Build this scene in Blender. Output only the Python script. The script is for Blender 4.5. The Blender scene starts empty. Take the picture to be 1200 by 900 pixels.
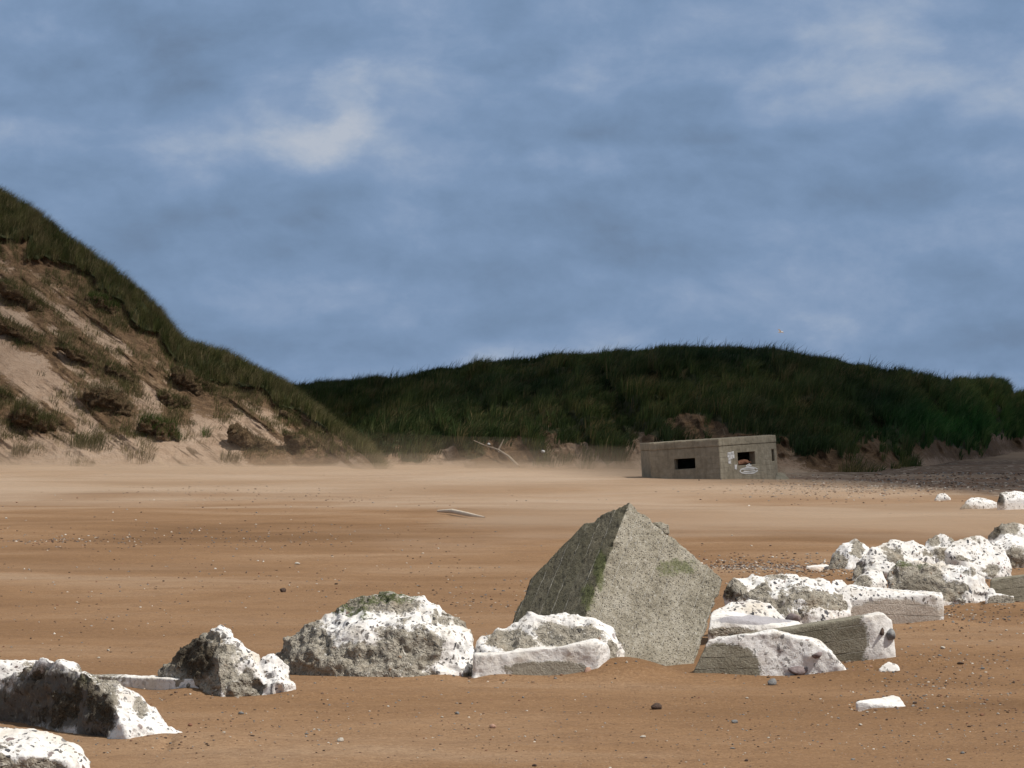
import bpy, bmesh, math, random
import numpy as np
from mathutils import Vector

random.seed(7)
rng = np.random.default_rng(7)
scene = bpy.context.scene
COL = scene.collection

# ------------------------------------------------------------------ camera model
F, VH, CH = 3403.0, 474.0, 2.9        # focal length (photo pixels), horizon row, eye height

def ground_y(v):                       # distance at which flat beach shows on row v
    return F * CH / (v - VH)

def at(u, v, y):                       # world point at distance y seen at (u, v)
    return np.array([(u - 600.0) * y / F, y, CH - (v - VH) * y / F])

# ------------------------------------------------------------------ noise (numpy)
def _h(ix, iy, iz, seed):
    h = (ix.astype(np.int64) * 374761393 + iy.astype(np.int64) * 668265263 + iz.astype(np.int64) * 2147483647 + seed * 974634777) & 0xFFFFFFFF
    h = ((h ^ (h >> 13)) * 1274126177) & 0xFFFFFFFF
    h = (h ^ (h >> 16)) * 2246822519 & 0xFFFFFFFF
    return ((h ^ (h >> 15)) & 0xFFFFFF) / float(0xFFFFFF)

def vnoise(p, seed=0):
    p = np.asarray(p, dtype=np.float64)
    i = np.floor(p); f = p - i
    f = f * f * f * (f * (f * 6 - 15) + 10)
    i = i.astype(np.int64)
    r = 0
    for dx in (0, 1):
        wx = f[:, 0] if dx else 1 - f[:, 0]
        for dy in (0, 1):
            wy = f[:, 1] if dy else 1 - f[:, 1]
            for dz in (0, 1):
                wz = f[:, 2] if dz else 1 - f[:, 2]
                r = r + wx * wy * wz * _h(i[:, 0] + dx, i[:, 1] + dy, i[:, 2] + dz, seed)
    return r * 2 - 1

def fbm(p, octaves=4, seed=0, gain=0.5):
    p = np.asarray(p, dtype=np.float64)
    a, s, t = 1.0, 0.0, 0.0
    for o in range(octaves):
        s = s + a * vnoise(p * (2.03 ** o) + 17.3 * o, seed + o)
        t += a; a *= gain
    return s / t

def ridged(p, octaves=3, seed=0):
    a, s, t = 1.0, 0.0, 0.0
    for o in range(octaves):
        s = s + a * (1 - np.abs(vnoise(p * (2.03 ** o) + 9.1 * o, seed + o)) * 2)
        t += a; a *= 0.5
    return s / t

def worley(p, seed=0):
    i = np.floor(p).astype(np.int64)
    best = np.full(len(p), 9.0); cid = np.zeros(len(p))
    for dx in (-1, 0, 1):
        for dy in (-1, 0, 1):
            for dz in (-1, 0, 1):
                c = i + np.array([dx, dy, dz])
                q = np.stack([c[:, k] + _h(c[:, 0], c[:, 1], c[:, 2], seed + 11 * k) for k in range(3)], 1)
                d = np.sqrt(((p - q) ** 2).sum(1))
                m = d < best
                best[m] = d[m]
                cid[m] = _h(c[m, 0], c[m, 1], c[m, 2], seed + 77)
    return best, cid

def sstep(a, b, x):
    t = np.clip((x - a) / (b - a), 0, 1)
    return t * t * (3 - 2 * t)

# ------------------------------------------------------------------ object helpers
def tag(o, label=None, cat=None, group=None, kind=None):
    if label: o['label'] = label
    if cat: o['category'] = cat
    if group: o['group'] = group
    if kind: o['kind'] = kind
    return o

def link(name, me, mat=None, loc=(0, 0, 0), parent=None):
    o = bpy.data.objects.new(name, me)
    COL.objects.link(o)
    o.location = loc
    if parent is not None: o.parent = parent
    if mat is not None:
        me.materials.clear(); me.materials.append(mat)
    return o

def mesh_np(name, verts, faces, smooth=True):
    """faces: list of int arrays (n, k)"""
    me = bpy.data.meshes.new(name)
    verts = np.asarray(verts, dtype=np.float32)
    me.vertices.add(len(verts))
    me.vertices.foreach_set('co', verts.ravel())
    loops = np.concatenate([np.asarray(f).ravel() for f in faces]).astype(np.int32)
    sizes = np.concatenate([np.full(len(f), np.asarray(f).shape[1], dtype=np.int32) for f in faces])
    starts = np.concatenate([[0], np.cumsum(sizes)[:-1]]).astype(np.int32)
    me.loops.add(len(loops)); me.loops.foreach_set('vertex_index', loops)
    me.polygons.add(len(sizes))
    me.polygons.foreach_set('loop_start', starts)
    me.polygons.foreach_set('use_smooth', np.full(len(sizes), smooth))
    me.update(calc_edges=True); me.validate()
    return me

def attr(me, name, vals):
    a = me.attributes.new(name, 'FLOAT', 'POINT')
    a.data.foreach_set('value', np.asarray(vals, dtype=np.float32))

def colattr(me, name, cols):
    a = me.attributes.new(name, 'FLOAT_COLOR', 'POINT')
    c = np.ones((len(cols), 4), dtype=np.float32); c[:, :3] = cols
    a.data.foreach_set('color', c.ravel())

def grid_faces(nr, nc):
    i = np.arange(nr - 1)[:, None] * nc + np.arange(nc - 1)[None, :]
    i = i.ravel()
    return np.stack([i, i + 1, i + nc + 1, i + nc], 1)

# ------------------------------------------------------------------ node helpers
class NT:
    def __init__(self, mat):
        self.t = mat.node_tree; self.n = self.t.nodes
    def new(self, typ, **kw):
        n = self.n.new(typ)
        for k, v in kw.items(): setattr(n, k, v)
        return n
    def put(self, sock, v):
        if hasattr(v, 'is_output') or isinstance(v, bpy.types.NodeSocket): self.t.links.new(v, sock)
        else:
            if isinstance(v, (tuple, list)) and len(v) == 3 and sock.type == 'RGBA': v = (*v, 1)
            sock.default_value = v
    def math(self, op, a, b=None, c=None, clamp=False):
        n = self.new('ShaderNodeMath', operation=op, use_clamp=clamp)
        self.put(n.inputs[0], a)
        if b is not None: self.put(n.inputs[1], b)
        if c is not None: self.put(n.inputs[2], c)
        return n.outputs[0]
    def mix(self, f, a, b, mode='MIX'):
        n = self.new('ShaderNodeMix', data_type='RGBA', blend_type=mode)
        self.put(n.inputs[0], f); self.put(n.inputs[6], a); self.put(n.inputs[7], b)
        return n.outputs[2]
    def noise(self, vec, scale, detail=4, rough=0.55, dist=0.0):
        n = self.new('ShaderNodeTexNoise')
        self.put(n.inputs['Vector'], vec); n.inputs['Scale'].default_value = scale
        n.inputs['Detail'].default_value = detail; n.inputs['Roughness'].default_value = rough
        n.inputs['Distortion'].default_value = dist
        return n.outputs['Fac']
    def vor(self, vec, scale, feature='F1', rand=1.0):
        n = self.new('ShaderNodeTexVoronoi', feature=feature)
        self.put(n.inputs['Vector'], vec); n.inputs['Scale'].default_value = scale
        n.inputs['Randomness'].default_value = rand
        return n
    def ramp(self, f, stops):
        n = self.new('ShaderNodeValToRGB')
        self.put(n.inputs[0], f)
        el = n.color_ramp.elements
        while len(el) < len(stops): el.new(0.5)
        for e, (p, c) in zip(el, stops):
            e.position = p; e.color = (*c, 1) if len(c) == 3 else c
        return n.outputs[0]
    def range(self, f, a, b, c=0.0, d=1.0):
        n = self.new('ShaderNodeMapRange'); n.interpolation_type = 'SMOOTHSTEP'
        self.put(n.inputs[0], f)
        for k, v in zip((1, 2, 3, 4), (a, b, c, d)): n.inputs[k].default_value = v
        return n.outputs[0]
    def mapping(self, vec, scale=(1, 1, 1), rot=(0, 0, 0), loc=(0, 0, 0)):
        n = self.new('ShaderNodeMapping'); self.put(n.inputs['Vector'], vec)
        n.inputs['Scale'].default_value = scale; n.inputs['Rotation'].default_value = rot; n.inputs['Location'].default_value = loc
        return n.outputs[0]
    def attr(self, name, out='Fac'):
        n = self.new('ShaderNodeAttribute'); n.attribute_name = name
        return n.outputs[out]
    def bump(self, h, strength, dist, normal=None):
        n = self.new('ShaderNodeBump'); self.put(n.inputs['Height'], h)
        n.inputs['Strength'].default_value = strength; n.inputs['Distance'].default_value = dist
        if normal is not None: self.put(n.inputs['Normal'], normal)
        return n.outputs[0]
    def sep(self, vec):
        n = self.new('ShaderNodeSeparateXYZ'); self.put(n.inputs[0], vec); return n.outputs

def material(name):
    m = bpy.data.materials.new(name); m.use_nodes = True
    nt = NT(m)
    b = nt.n['Principled BSDF']
    b.inputs['Roughness'].default_value = 0.9
    b.inputs['Specular IOR Level'].default_value = 0.25
    return m, nt, b

def objco(nt): return nt.new('ShaderNodeTexCoord').outputs['Object']
def worldco(nt): return nt.new('ShaderNodeNewGeometry').outputs['Position']

# ------------------------------------------------------------------ materials
def mat_rock():
    """lime-coated rubble concrete; attributes: bare (0 coat .. 1 none), formed, algae, board, dirt"""
    m, nt, b = material('lime_coated_rock')
    oc = objco(nt)
    rnd = nt.new('ShaderNodeObjectInfo').outputs['Random']
    off = nt.new('ShaderNodeCombineXYZ'); nt.put(off.inputs[0], nt.math('MULTIPLY', rnd, 31.0)); nt.put(off.inputs[1], nt.math('MULTIPLY', rnd, 17.0))
    vadd = nt.new('ShaderNodeVectorMath', operation='ADD'); nt.put(vadd.inputs[0], oc); nt.put(vadd.inputs[1], off.outputs[0])
    oc = vadd.outputs[0]
    warp = nt.new('ShaderNodeTexNoise'); nt.put(warp.inputs['Vector'], oc); warp.inputs['Scale'].default_value = 9
    wv = nt.new('ShaderNodeVectorMath', operation='MULTIPLY_ADD'); nt.put(wv.inputs[0], warp.outputs['Color']); wv.inputs[1].default_value = (.13, .13, .13); nt.put(wv.inputs[2], oc)
    w = wv.outputs[0]
    n1 = nt.noise(oc, 3.2, 5); n2 = nt.noise(w, 14, 5, .62); n3 = nt.noise(oc, 55, 4, .65)
    # --- coat with dark chips showing through
    wf = nt.new('ShaderNodeTexNoise'); nt.put(wf.inputs['Vector'], oc); wf.inputs['Scale'].default_value = 38
    wfv = nt.new('ShaderNodeVectorMath', operation='MULTIPLY_ADD'); nt.put(wfv.inputs[0], wf.outputs['Color']); wfv.inputs[1].default_value = (.035, .035, .035); nt.put(wfv.inputs[2], w)
    drip = nt.mapping(wfv.outputs[0], (1.15, 1, .62), rot=(0, .45, 0))
    v1 = nt.vor(drip, 14.5); v2 = nt.vor(nt.mapping(wfv.outputs[0], (.8, 1, .9), rot=(.3, -.5, 0)), 29)
    def chips(v, frac, size):
        s = nt.sep(v.outputs['Color'])
        sel = nt.math('LESS_THAN', s[0], frac)
        r = nt.math('MULTIPLY_ADD', s[1], size * .6, size * .45)
        return nt.math('MULTIPLY', sel, nt.range(nt.math('SUBTRACT', r, v.outputs['Distance']), -.03, .06)), s
    cover = nt.attr('chips')
    dens = nt.range(nt.math('ADD', nt.math('MULTIPLY', n1, 1.0), nt.math('MULTIPLY', n2, .5)), .48, .95)
    c1, s1 = chips(v1, .44, .42); c2, s2 = chips(v2, .46, .50)
    c2 = nt.math('MULTIPLY', c2, nt.range(nt.noise(oc, 4.6, 3), .39, .57))
    c1 = nt.math('MULTIPLY', c1, cover, clamp=True); c2 = nt.math('MULTIPLY', c2, cover, clamp=True)
    chipc1 = nt.ramp(s1[2], [(0, (.05, .05, .055)), (.35, (.11, .11, .12)), (.6, (.19, .17, .15)), (.85, (.26, .25, .25)), (1, (.20, .10, .08))])
    chipc2 = nt.ramp(s2[2], [(0, (.07, .07, .08)), (.5, (.18, .17, .16)), (1, (.30, .25, .20))])
    white = nt.ramp(nt.noise(oc, 2.4, 4), [(.32, (.87, .86, .85)), (.55, (.80, .775, .75)), (.70, (.66, .60, .52))])
    white = nt.mix(nt.math('MULTIPLY', nt.math('FRACT', nt.math('MULTIPLY', rnd, 7.3)), .16), white, (.70, .64, .55))
    white = nt.mix(nt.range(nt.math('ADD', nt.math('MULTIPLY', n2, .6), nt.math('MULTIPLY', n3, .4)), .50, .66, 0, .6), white, (.50, .47, .42))
    white = nt.mix(nt.range(nt.noise(nt.mapping(w, (3, 3, .6)), 3.0, 4, .6), .56, .72, 0, .5), white, (.42, .39, .34))
    coat = nt.mix(c2, white, chipc2); coat = nt.mix(c1, coat, chipc1)
    # --- bare aggregate
    va = nt.vor(nt.mapping(wfv.outputs[0], (1, 1, 1.5), rot=(0, .4, 0)), 14); vb = nt.vor(wfv.outputs[0], 33); vc = nt.vor(oc, 60)
    sa = nt.sep(va.outputs['Color']); sb = nt.sep(vb.outputs['Color']); sc_ = nt.sep(vc.outputs['Color'])
    agg = nt.ramp(sa[0], [(0, (.09, .085, .08)), (.2, (.22, .20, .17)), (.55, (.38, .34, .28)), (.8, (.50, .46, .40)), (1, (.30, .20, .13))])
    agb = nt.ramp(sb[0], [(0, (.10, .09, .08)), (.35, (.30, .27, .22)), (.8, (.46, .42, .36)), (1, (.66, .63, .58))])
    mort = nt.ramp(nt.math('ADD', nt.math('MULTIPLY', n3, .5), nt.math('MULTIPLY', n2, .5)), [(.32, (.10, .085, .065)), (.47, (.30, .27, .22)), (.66, (.50, .46, .39))])
    selb = nt.math('LESS_THAN', sa[1], .45)
    bare = nt.mix(nt.math('MULTIPLY', nt.range(vb.outputs['Distance'], .5, .36), nt.math('LESS_THAN', sb[1], .55)), mort, agb)
    bare = nt.mix(nt.math('MULTIPLY', selb, nt.range(va.outputs['Distance'], .42, .30)), bare, agg)
    bare = nt.mix(nt.range(n1, .5, .75, 0, .4), bare, (.36, .27, .18))
    # --- formed (smooth cast) concrete
    speck = nt.vor(oc, 70)
    ss = nt.sep(speck.outputs['Color'])
    formed = nt.ramp(nt.noise(oc, 5, 6, .6), [(.3, (.21, .19, .14)), (.55, (.30, .275, .215)), (.75, (.37, .34, .27))])
    formed = nt.mix(nt.math('MULTIPLY', nt.math('LESS_THAN', ss[0], .3), nt.range(speck.outputs['Distance'], .35, .2, 0, .75)), formed, (.12, .11, .09))
    formed = nt.mix(nt.math('MULTIPLY', nt.math('GREATER_THAN', ss[0], .8), nt.range(speck.outputs['Distance'], .35, .2, 0, .7)), formed, (.52, .49, .43))
    board = nt.attr('board')
    fr = nt.math('FRACT', nt.math('ADD', board, nt.math('MULTIPLY_ADD', n2, .10, -.05)))
    line = nt.range(nt.math('ABSOLUTE', nt.math('SUBTRACT', fr, .5)), .455, .492)
    line = nt.math('MULTIPLY', line, nt.range(nt.noise(oc, 6, 3), .38, .55))
    bid = nt.new('ShaderNodeTexWhiteNoise', noise_dimensions='1D'); nt.put(bid.inputs['W'], nt.math('FLOOR', board))
    formed = nt.mix(nt.math('MULTIPLY', bid.outputs[0], .35), formed, (.17, .155, .11))
    lc = nt.mix(nt.math('GREATER_THAN', nt.noise(oc, 2.1, 2), .5), (.055, .05, .04), (.5, .47, .41))
    formed = nt.mix(nt.math('MULTIPLY', line, .8), formed, lc)
    formed = nt.mix(nt.math('MULTIPLY', nt.attr('pale'), nt.math('MULTIPLY_ADD', line, -.6, .85)), formed, nt.mix(nt.range(n3, .4, .7, 0, .5), (.66, .58, .51), (.44, .39, .33)))
    # --- combine
    edge = nt.math('ADD', nt.math('MULTIPLY_ADD', n2, .8, -.4), nt.math('MULTIPLY_ADD', n3, .5, -.25))
    fb = nt.range(nt.math('ADD', nt.attr('bare'), edge), .42, .58)
    ff = nt.range(nt.math('ADD', nt.attr('formed'), nt.math('MULTIPLY', edge, .45)), .44, .56)
    fa = nt.math('MULTIPLY', nt.range(nt.math('ADD', nt.attr('algae'), nt.math('MULTIPLY', edge, 1.6)), .36, .72), nt.range(nt.noise(w, 11, 5, .7), .33, .56))
    col = nt.mix(fb, coat, bare); col = nt.mix(ff, col, formed)
    alg = nt.ramp(n3, [(.3, (.030, .040, .012)), (.55, (.075, .10, .022)), (.75, (.16, .17, .07))])
    col = nt.mix(nt.math('MULTIPLY', fa, .85), col, alg)
    fd = nt.range(nt.math('ADD', nt.attr('dirt_shade'), nt.math('MULTIPLY', edge, .6)), .4, .8)
    dirt_shade = nt.ramp(nt.math('ADD', nt.math('MULTIPLY', n2, .6), nt.math('MULTIPLY', n3, .4)), [(.36, (.016, .012, .007)), (.52, (.046, .034, .019)), (.61, (.105, .085, .055)), (.69, (.42, .39, .33))])  # stains, plus painted shade for hollows and faces turned from the sun
    col = nt.mix(nt.math('MULTIPLY', fd, .9), col, dirt_shade)
    fs = nt.range(nt.math('ADD', nt.attr('sandy'), nt.math('MULTIPLY', edge, .7)), .45, .8, 0, .7)
    col = nt.mix(fs, col, (.40, .26, .16))
    fv = nt.range(nt.math('ADD', nt.attr('violet'), nt.math('MULTIPLY', edge, .4)), .42, .6, 0, .85)
    col = nt.mix(fv, col, nt.ramp(n3, [(.3, (.27, .26, .29)), (.7, (.43, .41, .44))]))
    nt.put(b.inputs['Base Color'], col)
    hb = nt.math('ADD', nt.math('MULTIPLY', nt.math('MULTIPLY', selb, nt.range(va.outputs['Distance'], .45, .1)), .9), nt.math('MULTIPLY', nt.range(vb.outputs['Distance'], .1, .6), -.45))
    hc = nt.math('MULTIPLY', nt.math('MAXIMUM', c1, c2), .18)
    hf = nt.math('ADD', nt.math('MULTIPLY', line, -.5), nt.math('MULTIPLY', nt.math('LESS_THAN', ss[0], .3), nt.range(speck.outputs['Distance'], .35, .1, 0, -.35)))
    inv = lambda x: nt.math('SUBTRACT', 1.0, x)
    h = nt.math('ADD', nt.math('MULTIPLY', inv(ff), nt.math('ADD', nt.math('MULTIPLY', fb, hb), nt.math('MULTIPLY', inv(fb), hc))), nt.math('MULTIPLY', ff, hf))
    h = nt.math('ADD', h, nt.math('MULTIPLY', nt.math('ADD', nt.math('MULTIPLY', n2, .8), nt.math('MULTIPLY', n3, .55)), nt.math('MULTIPLY_ADD', nt.math('MAXIMUM', fb, ff), .5, .5)))
    nt.put(b.inputs['Normal'], nt.bump(h, 1.0, .026))
    b.inputs['Roughness'].default_value = .93
    return m

def mat_cube():
    """the tilted cast block: pitted grey concrete with plank lines"""
    m, nt, b = material('pitted_concrete')
    oc = objco(nt)
    n1 = nt.noise(oc, 2.2, 5); n2 = nt.noise(oc, 12, 5, .6); n3 = nt.noise(oc, 60, 4, .7)
    v = nt.vor(oc, 42); s = nt.sep(v.outputs['Color']); v2 = nt.vor(oc, 85); s2 = nt.sep(v2.outputs['Color'])
    base = nt.ramp(nt.math('ADD', nt.math('MULTIPLY', n1, .6), nt.math('MULTIPLY', n2, .4)), [(.36, (.215, .192, .145)), (.5, (.345, .312, .245)), (.62, (.46, .425, .35))])
    pit = nt.math('MULTIPLY', nt.math('LESS_THAN', s[0], .42), nt.range(nt.math('ADD', v.outputs['Distance'], nt.math('MULTIPLY', n2, .3)), .55, .35))
    pit2 = nt.math('MULTIPLY', nt.math('LESS_THAN', s2[0], .35), nt.range(v2.outputs['Distance'], .45, .25))
    v3 = nt.vor(oc, 19); s3 = nt.sep(v3.outputs['Color'])
    base = nt.mix(nt.math('MULTIPLY', nt.math('LESS_THAN', s3[0], .22), nt.range(nt.math('ADD', v3.outputs['Distance'], nt.math('MULTIPLY', n3, .5)), .62, .45, 0, .6)), base, nt.mix(nt.math('GREATER_THAN', s3[1], .55), (.12, .11, .09), (.58, .56, .51)))
    lum = nt.math('MULTIPLY', nt.math('GREATER_THAN', s2[1], .70), nt.range(v2.outputs['Distance'], .45, .25))
    col = nt.mix(nt.math('MULTIPLY', pit, .8), base, (.085, .08, .07))
    col = nt.mix(nt.math('MULTIPLY', pit2, .7), col, (.08, .075, .065))
    col = nt.mix(nt.math('MULTIPLY', lum, .7), col, (.62, .60, .55))
    board = nt.attr('board')
    bb = nt.math('ADD', board, nt.math('MULTIPLY_ADD', n2, .05, -.025))
    fr = nt.math('ABSOLUTE', nt.math('SUBTRACT', nt.math('FRACT', bb), .5))
    bid = nt.new('ShaderNodeTexWhiteNoise', noise_dimensions='1D'); nt.put(bid.inputs['W'], nt.math('FLOOR', bb))
    gate = nt.range(nt.noise(nt.mapping(oc, (1, 1, 1), loc=(3, 1, 2)), 2.4, 3), .40, .54)
    line = nt.math('MULTIPLY', nt.range(fr, .465, .49), gate)
    left = nt.attr('formed')                        # 1 on the left flank: lichen tint, with its shade painted in
    lich_shade = nt.ramp(nt.noise(nt.mapping(oc, (1, 1, 1)), 7, 6, .65), [(.3, (.050, .044, .022)), (.5, (.108, .096, .054)), (.7, (.20, .175, .11))])
    col = nt.mix(nt.math('MULTIPLY', left, .72), col, lich_shade)
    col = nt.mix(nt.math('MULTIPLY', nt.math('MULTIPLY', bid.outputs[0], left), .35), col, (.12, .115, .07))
    col = nt.mix(nt.math('MULTIPLY', line, .7), col, (.58, .55, .48))
    fa = nt.range(nt.math('ADD', nt.attr('algae'), nt.math('ADD', nt.math('MULTIPLY_ADD', n2, 1.1, -.55), nt.math('MULTIPLY_ADD', n3, .7, -.35))), .5, .85)
    col = nt.mix(nt.math('MULTIPLY', fa, .75), col, nt.ramp(n3, [(.35, (.05, .065, .015)), (.65, (.17, .19, .07))]))
    nt.put(b.inputs['Base Color'], col)
    h = nt.math('ADD', nt.math('MULTIPLY', nt.math('ADD', pit, pit2), -.6), nt.math('ADD', nt.math('MULTIPLY', n3, .9), nt.math('MULTIPLY', n2, .8)))
    h = nt.math('ADD', h, nt.math('MULTIPLY', line, .35))
    nt.put(b.inputs['Normal'], nt.bump(h, 1.0, .02))
    return m

def mat_sand():
    m, nt, b = material('damp_sand')
    wc = worldco(nt)
    long_ = nt.mapping(wc, (.12, .24, 1), rot=(0, 0, math.radians(-9)))
    nb = nt.noise(long_, 1.0, 5, .55, .6)
    nl = nt.noise(nt.mapping(wc, (.04, .085, 1)), 1.0, 4, .5, .8)
    nm = nt.noise(nt.mapping(wc, (1.0, 1.7, 1)), 1.0, 6, .62)
    nf = nt.noise(wc, 30, 4, .75)
    f = nt.math('ADD', nt.math('MULTIPLY', nb, .55), nt.math('MULTIPLY', nl, .45))
    col = nt.ramp(f, [(.36, (.185, .104, .050)), (.44, (.250, .144, .073)), (.51, (.295, .176, .094)), (.575, (.345, .222, .132)), (.66, (.38, .268, .178))])
    col = nt.mix(nt.range(nm, .42, .68, 0, .32), col, (.20, .115, .064))
    col = nt.mix(nt.range(nf, .42, .66, 0, .42), col, (.15, .088, .05))
    col = nt.mix(nt.range(nf, .46, .34, 0, .30), col, (.46, .33, .22))
    nh = nt.noise(nt.mapping(wc, (6, 11, 1)), 1.0, 5, .65)
    col = nt.mix(nt.range(nh, .48, .66, 0, .35), col, (.17, .10, .06))
    vg = nt.vor(wc, 38); sg = nt.sep(vg.outputs['Color'])
    grit = nt.math('MULTIPLY', nt.math('LESS_THAN', sg[0], .18), nt.range(vg.outputs['Distance'], .36, .18))
    gz = nt.range(nt.noise(nt.mapping(wc, (.16, .5, 1), loc=(4, 2, 0)), 1.0, 4), .46, .60)
    grit = nt.math('MULTIPLY', grit, nt.math('MULTIPLY_ADD', gz, .85, .12))
    gc = nt.ramp(sg[1], [(0, (.07, .05, .04)), (.6, (.16, .11, .08)), (.85, (.3, .25, .2)), (1, (.6, .55, .48))])
    col = nt.mix(grit, col, gc)
    # shingle
    vs = nt.vor(nt.mapping(wc, (1, .6, 1)), 5.0); s2 = nt.sep(vs.outputs['Color'])
    sh = nt.ramp(s2[0], [(0, (.055, .043, .035)), (.5, (.125, .097, .078)), (.85, (.19, .150, .12)), (.97, (.4, .36, .31))])
    sh = nt.mix(nt.range(nt.noise(nt.mapping(wc, (.05, .3, 1)), 1.0, 4), .42, .62, 0, .7), sh, (.15, .095, .07))
    col = nt.mix(nt.attr('shingle'), col, sh)
    col = nt.mix(nt.attr('dry'), col, nt.mix(nt.range(nb, .42, .6), (.36, .262, .185), (.40, .30, .22)))
    nt.put(b.inputs['Base Color'], col)
    h = nt.math('ADD', nt.math('MULTIPLY', nm, 1.0), nt.math('MULTIPLY', nf, .22))
    rip = nt.noise(nt.mapping(wc, (2.0, 7.0, 1), rot=(0, 0, .15)), 1.0, 3, .5, 1.2)
    h = nt.math('ADD', h, nt.math('MULTIPLY', rip, .55))
    h = nt.math('ADD', h, nt.math('MULTIPLY', grit, .25))
    nt.put(b.inputs['Normal'], nt.bump(h, .9, .085))
    b.inputs['Roughness'].default_value = .95; b.inputs['Specular IOR Level'].default_value = .12
    return m

def mat_dune():
    m, nt, b = material('dune_sand')
    wc = worldco(nt)
    n1 = nt.noise(wc, .5, 5); n2 = nt.noise(wc, 2.6, 6, .62); n3 = nt.noise(wc, 11, 4, .65)
    sand = nt.ramp(nt.math('ADD', nt.math('MULTIPLY', n1, .5), nt.math('MULTIPLY', n2, .5)), [(.33, (.27, .182, .122)), (.5, (.37, .265, .190)), (.68, (.42, .315, .238))])
    soil = nt.ramp(nt.math('ADD', nt.math('MULTIPLY', n2, .6), nt.math('MULTIPLY', n3, .4)), [(.33, (.050, .030, .016)), (.5, (.13, .078, .042)), (.66, (.24, .155, .09))])
    edge = nt.math('ADD', nt.math('MULTIPLY_ADD', n2, 1.0, -.5), nt.math('MULTIPLY_ADD', n3, .7, -.35))
    f = nt.range(nt.math('ADD', nt.attr('soil'), edge), .38, .66)
    col = nt.mix(f, sand, soil)
    cs = nt.new('ShaderNodeCombineXYZ'); nt.put(cs.inputs[0], nt.attr('along')); nt.put(cs.inputs[1], nt.attr('across'))
    st = nt.noise(nt.mapping(cs.outputs[0], (.55, 3.2, 1)), 1.0, 6, .65, .6)
    gate = nt.range(nt.noise(nt.mapping(cs.outputs[0], (.3, .45, 1), loc=(3, 0, 0)), 1.0, 4, .6), .40, .62)
    col = nt.mix(nt.math('MULTIPLY', nt.range(st, .53, .63, 0, .85), gate), col, (.085, .055, .03))
    col = nt.mix(nt.math('MULTIPLY', nt.range(st, .42, .34, 0, .5), gate), col, (.42, .31, .20))
    turf = nt.ramp(n3, [(.3, (.018, .022, .008)), (.7, (.06, .062, .024))])
    g = nt.range(nt.math('ADD', nt.attr('turf'), nt.math('MULTIPLY', edge, .6)), .4, .6)
    col = nt.mix(g, col, turf)
    nt.put(b.inputs['Base Color'], col)
    h = nt.math('ADD', nt.math('ADD', nt.math('MULTIPLY', n2, 1.0), nt.math('MULTIPLY', n3, .5)), nt.math('MULTIPLY', st, -.6))
    nt.put(b.inputs['Normal'], nt.bump(h, .9, .18))
    return m

def mat_soil():
    m, nt, b = material('turf_soil')
    oc = worldco(nt)
    n2 = nt.noise(oc, 3.5, 6, .65); n3 = nt.noise(oc, 14, 4, .65)
    c = nt.ramp(nt.math('ADD', nt.math('MULTIPLY', n2, .6), nt.math('MULTIPLY', n3, .4)), [(.33, (.035, .022, .012)), (.5, (.105, .066, .034)), (.66, (.22, .15, .085))])
    nt.put(b.inputs['Base Color'], c)
    nt.put(b.inputs['Normal'], nt.bump(nt.math('ADD', n2, n3), .9, .12))
    return m

def mat_grass():
    m, nt, b = material('marram_blades')
    c = nt.attr('tint', 'Color')
    nt.put(b.inputs['Base Color'], c)
    b.inputs['Roughness'].default_value = .6
    b.inputs['Specular IOR Level'].default_value = .15
    tr = nt.new('ShaderNodeBsdfTranslucent'); nt.put(tr.inputs['Color'], c)
    mx = nt.new('ShaderNodeMixShader'); mx.inputs[0].default_value = .25
    out = nt.n['Material Output']
    nt.t.links.new(b.outputs[0], mx.inputs[1]); nt.t.links.new(tr.outputs[0], mx.inputs[2]); nt.t.links.new(mx.outputs[0], out.inputs[0])
    return m

def mat_plain(name, stops, scale=6, bump=.6, dist=.02, rough=.9):
    m, nt, b = material(name)
    oc = objco(nt)
    n = nt.noise(oc, scale, 6, .65)
    nt.put(b.inputs['Base Color'], nt.ramp(n, stops))
    nt.put(b.inputs['Normal'], nt.bump(n, bump, dist))
    b.inputs['Roughness'].default_value = rough
    return m

def mat_bunker():
    m, nt, b = material('weathered_shuttered_concrete')
    oc = objco(nt)
    n1 = nt.noise(oc, 1.3, 5); n2 = nt.noise(oc, 6, 5, .62); n3 = nt.noise(nt.mapping(oc, (5, 5, .7)), 1.6, 5, .6)
    col = nt.ramp(nt.math('ADD', nt.math('MULTIPLY', n1, .5), nt.math('MULTIPLY', n2, .5)), [(.33, (.20, .175, .128)), (.5, (.30, .265, .20)), (.68, (.40, .36, .28))])
    col = nt.mix(nt.range(n3, .45, .72, 0, .4), col, (.14, .12, .085))
    z = nt.sep(oc)[2]
    band = nt.range(nt.math('ADD', z, nt.math('MULTIPLY', n2, .15)), 1.55, 1.62, 0, .35)
    col = nt.mix(band, col, (.15, .12, .08))
    boards = nt.math('ABSOLUTE', nt.math('SUBTRACT', nt.math('FRACT', nt.math('MULTIPLY', z, 5.0)), .5))
    bl = nt.math('MULTIPLY', nt.range(boards, .44, .49, 0, .3), nt.range(n1, .5, .6))
    col = nt.mix(bl, col, (.12, .10, .07))
    nt.put(b.inputs['Base Color'], col)
    nt.put(b.inputs['Normal'], nt.bump(nt.math('SUBTRACT', nt.math('ADD', n2, n3), bl), .7, .04))
    return m

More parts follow.
